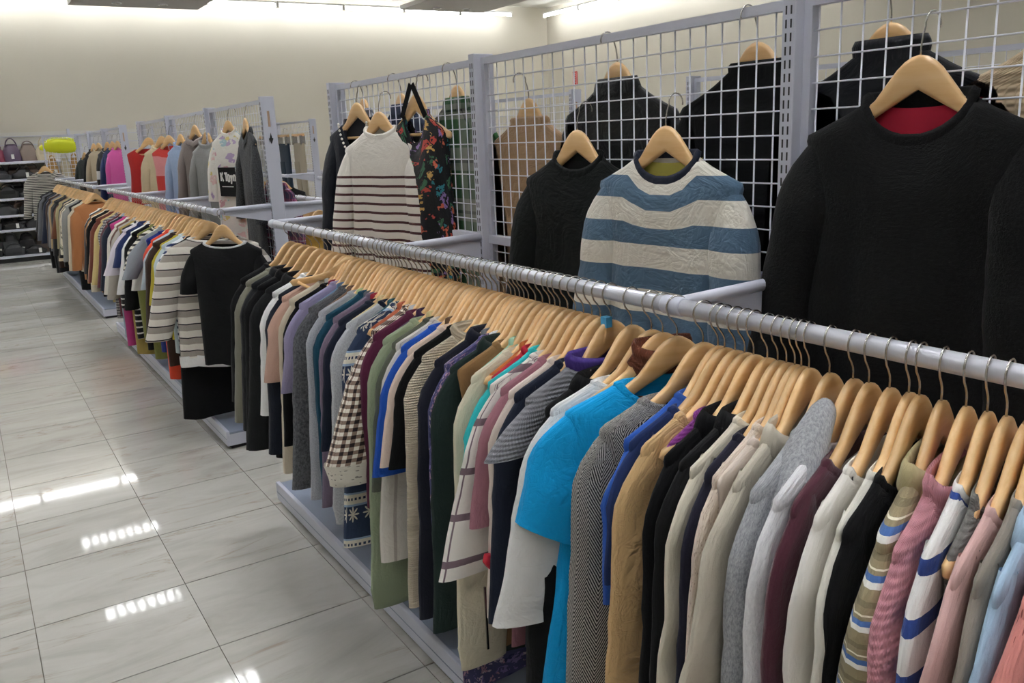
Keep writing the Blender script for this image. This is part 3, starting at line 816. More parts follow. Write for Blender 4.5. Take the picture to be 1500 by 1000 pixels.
 (2.235, 0, 'gingham_blouse', 'blouse', F('gingham', 'check', ('#efe9dc', '#8f7a6c', '#2b2020'), p=.021), dict(L=.52, sl=.37, flare=.1, r0=.075, r1=.125, sw=.205, ry=.05, ht=.034, cuff=F('lace_trim', 'lace', ('#ebe5d8', '#9a948a'), p=.008)), 'brown gingham blouse with white lace sleeve hem'),
 (2.295, 0, 'fair_isle_cardigan', 'cardigan', F('fairisle', 'fairisle', ('#e9e3d2', '#2f3d58', '#9fb6cf')), dict(L=.7, sl=.66, flare=.05, r0=.075, r1=.07), 'navy and cream snowflake patterned cardigan'),
 (2.355, 0, 'sweatshirt', 'sweatshirt', F('lt_grey_marl', 'marl', ('#a9abb0', '#c6c8cc'), p=180), dict(L=.66, sl=.56, flare=.045, r0=.085, r1=.07, cuff=F('lt_grey_marl', 'marl'), trim=F('navy', cols=('#1c2233',))), 'light grey sweatshirt with navy neckline'),
 (2.415, 0, 'sweater', 'sweater', NAVY(), dict(L=.7, sl=.4), 'navy sweater beside the light grey sweatshirt'),
 (2.455, 0, 'blouse', 'blouse', F('heather_mauve', cols=('#786a7c',)), dict(L=.8, sl=.6), 'heather mauve blouse between navy and teal tops'),
 (2.505, 0, 'sweater', 'sweater', F('teal_dark', cols=('#154458',)), dict(L=.7, sl=.62, flare=.035, r0=.075), 'dark teal sweater beside the soft grey one'),
 (2.56, 0, 'sweater', 'sweater', F('soft_grey', 'marl', ('#9a9ca4', '#b5b7be'), p=180), dict(L=.66, sl=.62, flare=.05, r0=.075), 'soft grey sweater between teal and charcoal knits'),
 (2.635, 0, 'fuzzy_sweater', 'sweater', F('charcoal_fuzzy', 'fuzzy', ('#3c3d40', '#6b6c70'), p=90), dict(L=.7, sl=.6, flare=.07, r0=.085, r1=.07), 'charcoal fuzzy knit sweater'),
 (2.71, 0, 'blouse', 'blouse', F('lilac', cols=('#9a92b2',)), dict(L=.6, sl=.3), 'lilac top behind the charcoal fuzzy sweater'),
 (2.765, 0, 'top', 'top', BLK(), dict(L=.75, sl=.5), 'black top between lilac and beige garments'),
 (2.82, 0, 'coat', 'coat', F('beige', cols=('#cfc3ae',)), dict(L=.8, sl=.62, flare=.05, r0=.065), 'long beige coat near the far end of the near rail'),
 (2.875, 0, 'top', 'top', F('rosy_beige', cols=('#c39f8f',)), dict(L=.6, sl=.3), 'rosy beige top beside the long beige coat'),
 (2.94, 0, 'jacket', 'jacket', F('dark_navy', cols=('#151a27',)), dict(L=.75, sl=.58, flare=.06, r0=.08), 'dark navy jacket left of the beige coat'),
 (3.0, 0, 'blouse', 'blouse', F('white', cols=('#efeeec',)), dict(L=.7, sl=.45), 'white blouse peeking out beside dark navy jacket'),
 (3.08, 0, 'jacket', 'jacket', F('washed_black', cols=('#161719',), rough=.85, sheen=.08), dict(L=.78, sl=.6, flare=.08, r0=.1, r1=.085, neck='shirt'), 'washed black jacket, largest near the far rail end'),
 (3.17, 0, 'jacket', 'jacket', BLK(), dict(L=.8, sl=.6, flare=.07, r0=.09, neck='shirt'), 'black jacket with collar near the far end of the near rail'),
 (3.25, 0, 'blazer', 'blazer', F('soft_black', cols=('#15161a',)), dict(L=.72, sl=.58, flare=.06, neck='shirt'), 'soft black blazer third from the far rail end'),
 (3.33, 0, 'cardigan', 'cardigan', F('moss_grey', cols=('#777567',)), dict(L=.6, sl=.56, flare=.07), 'moss grey cardigan second from the far rail end'),
 (3.42, 0, 'top', 'top', BLK(), dict(L=.6, sl=.5), 'black top at the very end of the near rail'),
]

def ribbon(t):
    m = MB(); rm = F('red', cols=('#ad1f33',))
    for s in (-1, 1):
        m.prism([(0, 0), (s*.012, .018), (s*.034, .022), (s*.040, .004), (s*.030, -.012), (s*.010, -.008)], 'y', -.008, .008)
        m.prism([(0, 0), (s*.006, -.02), (s*.022, -.055), (s*.008, -.058), (s*.001, -.02)], 'y', -.004, .004)
    m.build('ribbon_bow', rm, t, loc=(-.262, -.035, -.49), bevel=.003)
def short(desc):
    w = desc.replace(',', '').split()
    return ' '.join(w[:6])

def hang_row(items, rail_x, group, lod, neck_z=NECK_Z, where='the near rail', maxth=.036, seed0=0, facing=1, jit=4.5):
    necks = []
    for it in items:
        a = math.radians(it[1]); necks.append(it[5].get('ny', it[0]+.2*math.sin(a)*.75))
    for i, it in enumerate(items):
        y, yaw, kind, cat, mat, op, desc = it
        yn = necks[i]
        g0 = necks[i]-necks[i-1] if i else .06
        g1 = necks[i+1]-necks[i] if i < len(items)-1 else .06
        gap = min(max(.5*(g0+g1), .02), .09)
        ht = min(maxth, gap*.5)
        rnd = random.Random(seed0+i*17+5)
        op = dict(op); op.pop('ny', None)
        op.setdefault('ht', ht); op.setdefault('ry', min(.05, ht*1.2)); op.setdefault('fold', min(.011, ht*.35))
        op.setdefault('nw', rnd.uniform(.098, .135)); op.setdefault('drop', rnd.uniform(.02, .05))
        if lod > 0: op.setdefault('sw', rnd.uniform(.195, .235)); op['flare'] = op.get('flare', .05)+rnd.uniform(-.02, .06); op['L'] *= rnd.uniform(.95, 1.15)
        rz = math.radians(yaw+rnd.uniform(-jit, jit)*(1.8 if lod else (.35 if yn < 1.15 else min(1, gap/.05)*.7))) + (0 if facing > 0 else PI)
        gt, _ = garment(kind, (rail_x+rnd.uniform(-.003, .003), yn, neck_z), rz, mat, desc, cat, group, seed=seed0+i, lod=lod, **op)
        hg = hanger((rail_x, yn, neck_z), rz, 'wooden hanger carrying the '+' '.join(desc.split()[:12]), 'wooden hangers on '+where)
        if desc.startswith('mauve blouse'): ribbon(gt)
        if desc.startswith('cream cotton jacket'):
            MB().box(-.0025, .0025, -.002, .002, -.78, -.62).build('zip', M_CHROME, gt, loc=(-.235, -.034, 0))
        if desc.startswith(('ivory sweatshirt', 'dusty pink')):
            m = MB()
            for q in range(6): m.box(-.165+q*.007, -.1615+q*.007, -.0074, -.0066, -.126+q*.0035, -.114+q*.0035)
            m.build('stamp', M_BLACK, hg)
        if desc.startswith(('grey ribbed knit', 'light blue shirt just')):
            MB().box(-.008, .008, -.009, .009, -.022, .0).build('size_tag', plain('tag_blue', '#4aa6d8', .5), hg, loc=(-.012, 0, .008))
DY = [(.3, .02), (.425, 0), (.60, -.035), (.65, -.04), (.80, -.075), (.845, -.09), (.9, -.1), (1.27, -.12), (1.345, -.145), (1.405, -.115), (1.735, -.06), (2.115, -.07), (2.235, -.07), (2.6, -.02), (2.7, 0), (3.5, 0)]
LIST_A = [(it[0]+interp(DY, it[0]),)+it[1:] for it in LIST_A]
EXTRA = [('ginger', '#b0622f'), ('mint', '#9cc2a8'), ('wine', '#5a1f31'), ('frost white', '#e3e6ea'), ('pewter', '#6d6f74'), ('almond', '#d5bf9f'), ('forest', '#2a4231'), ('denim blue', '#4b6388'), ('sepia', '#5d4532'), ('shell pink', '#dcb9b0'), ('slate blue', '#4a5468'), ('butter', '#dccb95'), ('aubergine', '#3b2440'), ('silver', '#b7b8bd'), ('terracotta', '#a55a3f'), ('petrol', '#25505a'), ('flax', '#cdb98c'), ('cherry', '#8f2233'), ('storm grey', '#5b6068'), ('pistachio', '#a9b787'), ('mocha', '#6f5545'), ('steel blue', '#5f7a96'), ('cranberry', '#7d2438'), ('chalky grey', '#a7a7a3')]
_far = [it for it in LIST_A if it[0] > 1.5]
for (a, b), (nm, hx) in zip(list(zip(_far[:-1], _far[1:]))[::1][1::1], EXTRA):
    if b[0]-a[0] < .035: continue
    LIST_A.append(((a[0]+b[0])/2, 0, 'camisole', 'top', F('x_'+nm.replace(' ', '_'), cols=(hx,)), dict(L=.5, sl=0, sw=.186, nw=.1), nm+' camisole tucked between '+' '.join(a[6].split()[:4])+' and '+' '.join(b[6].split()[:4])))
LIST_A.sort(key=lambda q: q[0])
hang_row(LIST_A, RAIL_XA, 'clothes on the near rail', 0, seed0=100)
# an empty hanger swung out at the far end, with a pale rod
eh = hanger((RAIL_XA, 2.745, NECK_Z), math.radians(-36), 'wooden hanger swung forward without clothes, its bar slipped down', 'wooden hangers on the near rail', bar=False, tilt=.3)
MB().tube([(-.17, -.012, -.135), (-.02, -.02, -.165)], .0055, 8).build('trouser_bar', M_WOOD, eh, True)

# ------------------------------------------------------------------ middle rail
LIST_B = [
 (4.60, -50, 'top', 'top', BLK(), dict(L=.66, sl=.24, flare=.0, r0=.05, r1=.055, nw=.125, drop=.03, trim=F('white_edge', cols=('#c8c8c8',)), hem=.2, sw=.21), 'black boat neck top facing the camera at the end of the middle rail'),
 (4.76, -16, 'pullover', 'top', F('taupe_stripe', 'stripes', ('#e9e3da', '#a79d93', '#1d1c20', '#e9e3da'), p=(.075, [0, .38, .82, .9])), dict(L=.68, sl=.5, flare=.1, r0=.085, r1=.065, hem=.24, hemband=F('white', cols=('#efeeec',)), sw=.235), 'cream top with taupe and black stripes and white hem'),
 (4.84, -6, 'dress', 'dress', BLK(), dict(L=.98, sl=.0, hem=.25), 'long black skirted dress behind the taupe striped top'),
 (4.92, -4, 'pullover', 'top', F('breton', 'stripes', ('#eef0f4', '#27345f'), p=(.038, [0, .62])), dict(L=.74, sl=.5, flare=.05), 'white top with navy stripes behind the taupe striped top'),
 (5.0, 0, 'blouse', 'blouse', F('ice', cols=('#c9d6da',)), dict(L=.66, sl=.4), 'icy blue blouse next to the mustard top'),
 (5.07, 0, 'top', 'top', F('mustard', cols=('#b3a427',)), dict(L=.6, sl=.34, flare=.04), 'mustard yellow top on the middle rail'),
 (5.16, 0, 'coat', 'coat', F('dark_brown', cols=('#3a2820',)), dict(L=.85, sl=.56), 'dark brown coat left of the mustard top'),
 (5.26, 0, 't_shirt', 't-shirt', F('pale_blue', cols=('#b9c5cf',)), dict(L=.6, sl=.28, flare=.06), 'pale blue T-shirt between brown coat and orange top'),
 (5.36, 0, 'top', 'top', F('orange_red', cols=('#d4472c',)), dict(L=.95, sl=.3, flare=.03, r0=.085), 'orange red long top on the middle rail'),
 (5.46, 0, 'dress', 'dress', F('deep_blue', cols=('#1f2f78',)), dict(L=.85, sl=0), 'deep blue dress behind the orange red top'),
 (5.56, 0, 't_shirt', 't-shirt', F('steel_grey', cols=('#8c9198',)), dict(L=.6, sl=.25, flare=.05), 'steel grey T-shirt with white layered sleeve beside'),
 (5.64, 0, 'blouse', 'blouse', F('milk', cols=('#e6e6dc',)), dict(L=.5, sl=.33, flare=.07, r1=.08), 'milk white blouse with short puffed sleeve'),
 (5.74, 0, 'top', 'top', F('dots', 'stripes', ('#d9d3c2', '#2f2d2b'), p=(.03, [0, .55])), dict(L=.6, sl=.22), 'cream top with narrow black stripes beside the olive blouse'),
 (5.84, 0, 'blouse', 'blouse', F('olive', cols=('#77793f',)), dict(L=.85, sl=.68, flare=.02, r0=.075), 'olive green blouse with long hanging sleeve'),
 (5.93, 0, 'cardigan', 'cardigan', BLK(), dict(L=.8, sl=.5), 'black cardigan behind the olive green blouse'),
 (6.03, 0, 'shirt', 'shirt', F('bright_white', cols=('#ecebea',)), dict(L=.6, sl=.4), 'plain white shirt beside the navy polo'),
 (6.12, 0, 'polo', 'polo shirt', F('navy_polo', cols=('#1c2a55',)), dict(L=.6, sl=.24, flare=.06, neck='shirt'), 'navy polo shirt on the middle rail'),
 (6.22, 0, 'blouse', 'blouse', F('pearl_lilac', cols=('#d8d0da',)), dict(L=.55, sl=.3, flare=.12, r1=.08), 'pearl lilac blouse with wide short sleeve'),
 (6.33, 0, 'sweater', 'sweater', F('mono_stripe', 'stripes', ('#1c1c1e', '#d8d6d0', '#1c1c1e'), p=(.042, [0, .55, .8])), dict(L=.8, sl=.55, flare=.04), 'black sweater with thin white stripes'),
 (6.42, 0, 'dress', 'dress', F('khaki', cols=('#a5904f',)), dict(L=.95, sl=0), 'khaki dress below the black striped sweater'),
 (6.52, 0, 'cardigan', 'cardigan', F('grey_beige', cols=('#b3aba0',)), dict(L=.7, sl=.5), 'grey beige cardigan next to the black striped sweater'),
 (6.62, 0, 'top', 'top', F('cocoa', cols=('#6a4a3e',)), dict(L=.6, sl=.4), 'cocoa brown top on the middle rail'),
 (6.72, 0, 'top', 'top', F('stone_white', cols=('#ddd8cc',)), dict(L=.62, sl=.5, flare=.05), 'stone white top beside the cocoa brown one'),
 (6.82, 0, 'dress', 'dress', F('magenta', cols=('#b03a78',)), dict(L=.92, sl=0), 'magenta dress showing low on the middle rail'),
 (6.92, 0, 'cardigan', 'cardigan', NAVY(), dict(L=.6, sl=.5), 'navy cardigan beside the pale denim dress'),
 (7.02, 0, 'denim_dress', 'dress', F('pale_denim', cols=('#9fb0bd',)), dict(L=1.0, sl=.5, flare=.02), 'pale denim dress'+' near the far half of the middle rail'),
 (7.12, 0, 'top', 'top', F('maroon', cols=('#5c2a33',)), dict(L=.8, sl=.5), 'maroon long top beside the pale denim dress'),
 (7.23, 0, 'shirt', 'shirt', F('houndstooth', 'check', ('#c8c6c0', '#77767a', '#2c2c30'), p=.02), dict(L=.8, sl=.62, flare=.02), 'grey small-check shirt with long sleeve'),
 (7.34, 0, 'blouse', 'blouse', F('straw', cols=('#cbb67c',)), dict(L=.7, sl=.5), 'straw yellow blouse beside the small-check shirt'),
 (7.45, 0, 'top', 'top', F('brick', cols=('#6e3a2d',)), dict(L=.7, sl=.5), 'brick brown top on the far half of the middle rail'),
 (7.56, 0, 'cardigan', 'cardigan', F('sand', cols=('#cdb08a',)), dict(L=.65, sl=.5), 'sand coloured cardigan near the far end of the middle rail'),
 (7.67, 0, 'jacket', 'jacket', BLK(), dict(L=.7, sl=.5), 'black jacket near the far end of the middle rail'),
 (7.78, 0, 'blouse', 'blouse', F('ecru', cols=('#dad0ba',)), dict(L=.75, sl=.62, flare=.05), 'ecru blouse near the far end of the middle rail'),
 (7.9, 0, 'coat', 'coat', F('camel_b', cols=('#b07e4c',)), dict(L=.75, sl=.56), 'camel coat near the far end of the middle rail'),
 (8.02, 0, 'top', 'top', F('graphite', cols=('#3a3c40',)), dict(L=.7, sl=.5), 'graphite top second from the far end of the middle rail'),
 (8.14, 0, 'blouse', 'blouse', F('chalk', cols=('#e2ded2',)), dict(L=.7, sl=.5), 'chalk white blouse last on the middle rail'),
]
hang_row(LIST_B, RAIL_XA, 'clothes on the middle rail', 1, where='the middle rail', maxth=.045, seed0=400)
def filler(items, rail_x, where, group, lod, seed0, facing=1):
    hang_row(items, rail_x, group, lod, where=where, seed0=seed0, maxth=.045, facing=facing)
COLS_C = [('camel', '#a86f45', 'coat', .8, .6), ('cream white', '#cfc5ae', 'blouse', .75, .62), ('black', '#18181a', 'dress', .98, 0), ('ash grey', '#8f8f8c', 'cardigan', .7, .56), ('ivory floral', None, 'blouse', .7, .5),
 ('jet black', '#141416', 'jacket', .75, .55), ('oat beige', '#c9b89a', 'sweater', .72, .6), ('dark slate', '#34363c', 'coat', .85, .56), ('pale khaki', '#a39871', 'blouse', .7, .5), ('chestnut', '#6b4029', 'top', .6, .4),
 ('ash black', '#2a2a2c', 'cardigan', .75, .6), ('off-black', '#1e1f22', 'jacket', .8, .58), ('sandy', '#a58c66', 'blouse', .7, .55), ('smoke', '#6b6c70', 'sweater', .7, .55), ('graphite grey', '#46474b', 'shirt', .7, .55),
 ('espresso', '#3d2b22', 'coat', .85, .56), ('mushroom', '#7d7368', 'cardigan', .7, .55), ('night blue', '#1d2438', 'jacket', .72, .55), ('charcoal black', '#222226', 'coat', .95, .56), ('inky black', '#17181b', 'coat', .95, .56),
 ('fog grey', '#5b5d63', 'cardigan', .75, .55), ('tar black', '#1a1a1c', 'blouse', .65, .45), ('deep black', '#131315', 'dress', 1.0, 0)]
C_items = []
for i, (nm, hx, kd, L, sl) in enumerate(COLS_C):
    m = F('ivory_floral', 'floral', ('#d8d2bd', '#6c7158', '#8d8468', '#3c3c38'), p=.06) if hx is None else F('c_'+nm.replace(' ', '_').replace('-', '_'), cols=(hx,))
    C_items.append((9.22+i*.155, 0, kd, kd, m, dict(L=L, sl=sl, flare=.05), '%s %s on the farthest rail, %s from its near end' % (nm, kd, (ORD+['seventeenth', 'eighteenth', 'nineteenth', 'twentieth', 'twenty-first', 'twenty-second', 'twenty-third'])[i])))
filler(C_items, RAIL_XA, 'the farthest rail', 'clothes on the farthest rail', 2, 700)

# back side of the near rack and the second row
def sparse(rail_x, y0, dy, defs, where, group, lod, seed0, facing):
    its = []
    for i, (nm, hx, kd, L, sl) in enumerate(defs):
        its.append((y0+i*dy, 0, kd, kd, F('s_'+nm.replace(' ', '_').replace('-', '_'), cols=(hx,)), dict(L=L, sl=sl, flare=.03), '%s %s hanging on %s' % (nm, kd, where)))
    filler(its, rail_x, where, group, lod, seed0, facing)
sparse(XA+.33, .45, .21, [('dull black', '#1a1a1d', 'coat', .9, .55), ('sooty', '#242428', 'jacket', .8, .5), ('midnight navy', '#1c2131', 'coat', .9, .55), ('dusk grey', '#55565c', 'jacket', .8, .5), ('parchment', '#d8cbb0', 'shirt', .7, .5), ('coal black', '#19191b', 'coat', .9, .5), ('bark brown', '#5b4433', 'jacket', .8, .5),
   ('pebble grey', '#8c8b86', 'cardigan', .7, .5), ('raven black', '#161618', 'coat', .9, .5), ('teal green', '#2f5b58', 'shirt', .7, .5), ('linen', '#d9ceb8', 'blouse', .7, .5), ('onyx', '#1b1b1d', 'jacket', .8, .5), ('walnut', '#6a4c36', 'coat', .9, .5), ('shadow grey', '#4d4e52', 'coat', .9, .5)],
   'the hidden back rail of the near rack', 'clothes on the back rail of the near rack', 2, 900, -1)
sparse(XA+.33, 4.72, .16, [('ochre', '#b08a3e', 'blouse', .7, .4), ('pitch black', '#121214', 'coat', .9, .5), ('vermilion patterned', '#b0433a', 'blouse', .7, .4), ('magpie black', '#151517', 'jacket', .8, .5), ('almond beige', '#cdb592', 'blouse', .7, .5)],
   'the back rail of the middle rack', 'clothes on the back rail of the middle rack', 2, 940, -1)
sparse(3.22-.33, .95, .19, [('apricot', '#d49a6a', 'blouse', .7, .5), ('porcelain', '#e3e0da', 'shirt', .7, .5), ('biscuit', '#cbb38c', 'blouse', .7, .5), ('silver grey', '#b3b4b6', 'shirt', .7, .5), ('coral', '#d0806a', 'blouse', .65, .4), ('eggshell', '#e5dfcf', 'shirt', .7, .5), ('dove grey', '#a5a4a2', 'cardigan', .7, .5), ('peach', '#dfb08d', 'blouse', .65, .4), ('pine', '#30493b', 'coat', .9, .5), ('sky', '#9fb7cc', 'shirt', .7, .5)],
   'the second row rail behind the big sweater', 'clothes on the second row rail', 2, 960, 1)
sparse(3.22-.33, 4.5, .24, [('sea green', '#5d8a72', 'shirt', .7, .5), ('bone white', '#e2ddd0', 'shirt', .7, .5), ('caramel', '#b17f4c', 'coat', .9, .5), ('powder blue', '#a9bccb', 'shirt', .7, .5), ('pumpkin', '#c77a3f', 'blouse', .7, .4), ('snow', '#ececea', 'shirt', .7, .5), ('iron grey', '#5a5b5f', 'coat', .9, .5), ('rosewood', '#7a4348', 'blouse', .7, .5)],
   'the second row rail behind the tan jacket', 'clothes on the second row rail farther back', 2, 980, 1)
sparse(3.25-.33, 9.1, .26, [('ebony', '#18181a', 'coat', .9, .5), ('obsidian', '#1c1c20', 'jacket', .8, .5), ('crimson flowered', '#8c2f44', 'blouse', .6, .4), ('gunmetal', '#3c3e44', 'coat', .9, .5)],
   'the rail below the jeans', 'clothes below the jeans', 2, 990, 1)

# ------------------------------------------------------------------ clothes shown on the grids
def wire_below(z):     # neck height for a hook on the wire nearest to z+.071
    k = round((z+.068-Z_WIRE0)/PITCH); return Z_WIRE0+k*PITCH-.0672
def show(kind, cat, y, z, mat, desc, front=True, out=0.0, yaw=0.0, lod=0, top=False, x=XA, hanger_desc=None, tilt=0.0, group='clothes shown on the grid panels', bar=True, **op):
    zz = wire_below(z) if not top else TOP_Z-.0662
    nx = x-.030-out if front else x+.030+out
    rz = math.radians(-90+yaw) if front else math.radians(90+yaw)
    op.setdefault('ht', .03); op.setdefault('flat', .011)
    if op.get('sl', .5) > .4: op.setdefault('arm', .84); op['r0'] = min(.064, op.get('r0', .06)); op['flare'] = op.get('flare', .05)+.035; op.setdefault('fwd', .02)
    op.setdefault('ry', op['ht']*1.15)
    garment(kind, (nx, y, zz), rz, mat, desc, cat, group, lod=lod, tilt=tilt, **op)
    hanger((nx, y, zz), rz, 'wooden hanger carrying the '+' '.join(desc.split()[:12]), 'wooden hangers on the grid panels', 1 if front else -1, bar, tilt)
RED = F('lining_red', cols=('#a01c34',))
show('sweater', 'sweater', .90, 1.70, F('knit_black', 'fuzzy', ('#0a0a0b', '#131314'), p=160, rough=.95, wr=.35, sheen=.05), 'large black knit sweater with red inner neck on the near grid', L=.75, sl=.58, sw=.215, hem=.225, nw=.094, drop=.075, flare=.06, r0=.082, r1=.06, lining=RED, fold=.012, ht=.036, seed=41, yaw=3, hemband=None)
show('sweatshirt', 'sweatshirt', 1.503, 1.60, F('blue_cream', 'stripes', ('#e4dfd3', '#526b82', '#e4dfd3'), p=(.108, [0, .5, .98]), wr=1.6), 'blue and cream wide striped sweatshirt with navy collar', L=.62, sl=.5, sw=.215, hem=.2, nw=.09, drop=.06, flare=.03, r0=.075, r1=.065, trim=F('navy', cols=('#1c2233',)), lining=F('yellow_tape', cols=('#b3ab52',)), fold=.010, ht=.034, seed=43, yaw=6, out=.02)
show('top', 'top', 1.853, 1.60, F('black_green', cols=('#0d1111',), wr=1.2, sheen=.05), 'plain black long sleeved top beside the blue striped sweatshirt', L=.66, sl=.5, sw=.212, hem=.2, nw=.088, drop=.05, flare=.04, r0=.075, r1=.06, fold=.012, seed=45, yaw=6, lining=BLK(), out=.01)
show('pullover', 'top', 3.0, 1.695, F('brown_breton', 'stripes', ('#ece6dd', '#ece6dd', '#4f2a2a'), p=(.033, [0, .1, .72]), vmax=-.23), 'cream top with thin brown stripes on the grid', L=.56, sl=.48, sw=.212, hem=.205, nw=.085, drop=.03, flare=.05, r0=.085, r1=.06, fold=.014, seed=47, yaw=16, out=.055)
def pearls(t, T):
    m = MB()
    for i in range(23):
        a = PI*(i/22); x = .098*math.cos(a); d = interp(HTOP, .098, 1, 0)+.13*math.sin(a)**1.3
        c = Vector((x, -T.ht*.8-.006, -d)); b = len(m.v)
        for zz, r in ((-.0055, 0), (-.003, .0046), (.003, .0046), (.0055, 0)):
            for k in range(6): m.v.append((c.x+r*math.cos(k*PI/3), c.y+r*math.sin(k*PI/3), c.z+zz))
        for q in range(3):
            for k in range(6): m.f.append((b+q*6+k, b+q*6+(k+1) % 6, b+(q+1)*6+(k+1) % 6, b+(q+1)*6+k))
    m.build('pearl_trim', plain('pearl', '#efe9df', .25), t, True)
show('dress', 'dress', 3.33, 1.75, F('navy_deep', cols=('#10131e',), wr=.9), 'dark navy dress with pearl beaded neckline', L=.95, sl=.5, sw=.21, hem=.27, nw=.1, drop=.13, flare=.02, fold=.014, seed=49, yaw=12, extra=pearls, lining=F('navy_deep'))
def straps(t, T):
    for s in (-1, 1):
        MB().box(-.011, .011, -.0015, .0015, -.02, .11).build('neck_strap', BLK(), t, loc=(s*.062, -.016, -.06), rot=(0, -s*.55, 0))
show('halter_dress', 'dress', 2.80, 1.753, F('bird_floral', 'floral', ('#17181c', '#c9634a', '#2f7f8a', '#c9a05a', '#8b6fa8', '#3f6e52', '#b8463e'), p=.04), 'black halter dress with colourful floral print', L=.9, sl=.0, sw=.175, hem=.22, nw=.06, drop=.13, back=.1, fold=.02, seed=51, yaw=8, extra=straps, neck='none', arm=1.0)
# hanging on the far side of the near grid
show('flannel_shirt', 'shirt', 2.61, 1.766, F('green_plaid', 'plaid', ('#2c5a34', '#8f9086', '#35343e'), p=.17), 'green and grey plaid flannel shirt behind the grid', False, top=True, L=.72, sl=.55, sw=.225, nw=.075, neck='shirt', seed=53)
show('jacket', 'jacket', 2.18, 1.707, F('tan_leather', cols=('#a58563',), rough=.45, wr=1.6), 'tan brown jacket with round neck behind the grid', False, L=.62, sl=.52, sw=.22, nw=.09, drop=.07, seed=55, fold=.014)
show('jacket', 'jacket', 1.77, 1.775, F('sheen_black', cols=('#101114',), rough=.4, wr=1.4), 'shiny black jacket behind the grid', False, top=True, L=.75, sl=.55, sw=.225, nw=.075, neck='shirt', seed=57)
show('coat', 'coat', 1.31, 1.77, F('coat_black', cols=('#0d0e11',), sheen=.05), 'matte black coat behind the grid beside the post', False, top=True, L=.85, sl=.58, sw=.23, nw=.075, seed=59)
show('coat', 'coat', 1.0, 1.772, F('trench_navy', cols=('#101219',), rough=.7), 'black high collared coat behind the large sweater', False, top=True, L=.85, sl=.58, sw=.235, nw=.075, neck='turtle', seed=61)
show('sweater', 'sweater', .66, 1.72, F('cream_ribbed', 'knit', ('#d8c1a0',), p=.012), 'cream ribbed knit sweater behind the grid at the right edge', False, top=True, L=.7, sl=.55, sw=.23, nw=.08, seed=63, r0=.085)
show('denim_shirt', 'shirt', 3.04, 1.765, F('dark_denim', cols=('#2a3550',)), 'dark denim shirt behind the grid', False, top=True, L=.72, sl=.55, sw=.225, nw=.075, neck='shirt', seed=65)
show('jacket', 'jacket', 3.40, 1.765, F('grey_blue', 'plaid', ('#8b909c', '#3a3f4c', '#c9ccd2'), p=.06), 'grey checked jacket behind the navy pearl dress', False, top=True, L=.7, sl=.55, sw=.22, nw=.075, seed=67)
# middle rack
def print_box(t, T):
    y = -T.ht*1.25-.004
    b = MB().box(-.105, .095, y-.003, y, -.44, -.27).build('print_box', BLK(), t)
    m = MB(); x = -.075
    def seg(x0, z0, x1, z1):
        d = Vector((x1-x0, 0, z1-z0)).normalized(); p = Vector((-d.z, 0, d.x))*.006
        c = [Vector((x0, 0, z0))-p, Vector((x1, 0, z1))-p, Vector((x1, 0, z1))+p, Vector((x0, 0, z0))+p]
        m.prism([(q.x, q.z) for q in c], 'y', y-.005, y-.003)
    for gl in ([(0, 0, 0, .05), (0, .02, .025, .05), (.008, .028, .026, 0)], [], [(0, .045, .03, .045), (.015, .045, .015, 0)], [(0, 0, 0, .035), (0, .035, .02, .035), (.02, .035, .02, 0), (0, 0, .02, 0)],
               [(0, .035, .01, 0), (.02, .035, .002, -.015)], [(0, 0, 0, .035), (0, .033, .02, .033), (.02, .033, .02, 0)]):
        for a in gl: seg(x+a[0], -.35+a[1], x+a[2], -.35+a[3])
        x += .034 if gl else .012
    m.box(-.07, .06, y-.005, y-.003, -.385, -.380)
    m.build('print_lettering', M_WHITE, b)
show('tweed_dress', 'dress', 4.92, 1.734, F('tweed_dark', 'fuzzy', ('#1d1e20', '#4b4c4f'), p=120), 'dark grey tweed zip dress on the middle grid', lod=1, L=.98, sl=.45, sw=.2, hem=.22, nw=.085, drop=.06, neck='shirt', seed=71, yaw=-4, r0=.045)
show('printed_shirt', 'shirt', 5.28, 1.731, F('pastel_print', 'floral', ('#ece8e0', '#d6a6ae', '#e0cf86', '#b9a2c4', '#e9c7c3', '#aac7cd'), p=.07), 'pastel print shirt with a black lettered box on its front', lod=1, L=.85, sl=.36, sw=.22, hem=.22, nw=.08, seed=73, yaw=14, extra=print_box, r1=.075)
show('hooded_shirt', 'shirt', 5.82, 1.72, F('mid_grey', cols=('#8a8a88',)), 'mid grey shirt with collar on the middle grid', lod=1, L=.72, sl=.55, sw=.225, neck='turtle', seed=75, yaw=12)
show('shirt', 'shirt', 6.12, 1.726, F('taupe_brown', cols=('#7b706c',)), 'taupe brown shirt between the grey and pale blue ones', lod=1, L=.72, sl=.55, sw=.22, neck='shirt', seed=77, yaw=14)
show('shirt', 'shirt', 6.58, 1.721, F('cornflower', cols=('#9fb3d3',)), 'pale blue shirt with collar on the middle grid', lod=1, L=.74, sl=.55, sw=.225, neck='turtle', seed=79, yaw=14)
show('dress', 'dress', 6.98, 1.715, F('pink_red', 'stripes', ('#d98f90', '#c43a34'), p=(.3, [0, .5])), 'pink and red dress beside the pale blue shirt', lod=1, L=.62, sl=0, sw=.2, neck='none', seed=81, yaw=30)
show('blouse', 'blouse', 7.25, 1.715, F('champagne', cols=('#d8c7a4',)), 'champagne blouse beside the pink and red dress', lod=1, L=.62, sl=.4, sw=.2, seed=83, yaw=34)
show('top', 'top', 7.80, 1.709, F('scarlet', cols=('#a3211f',)), 'dark red sleeveless top on the middle grid', lod=1, L=.55, sl=0, sw=.215, hem=.235, nw=.13, drop=.06, seed=85, yaw=48, neck='none')
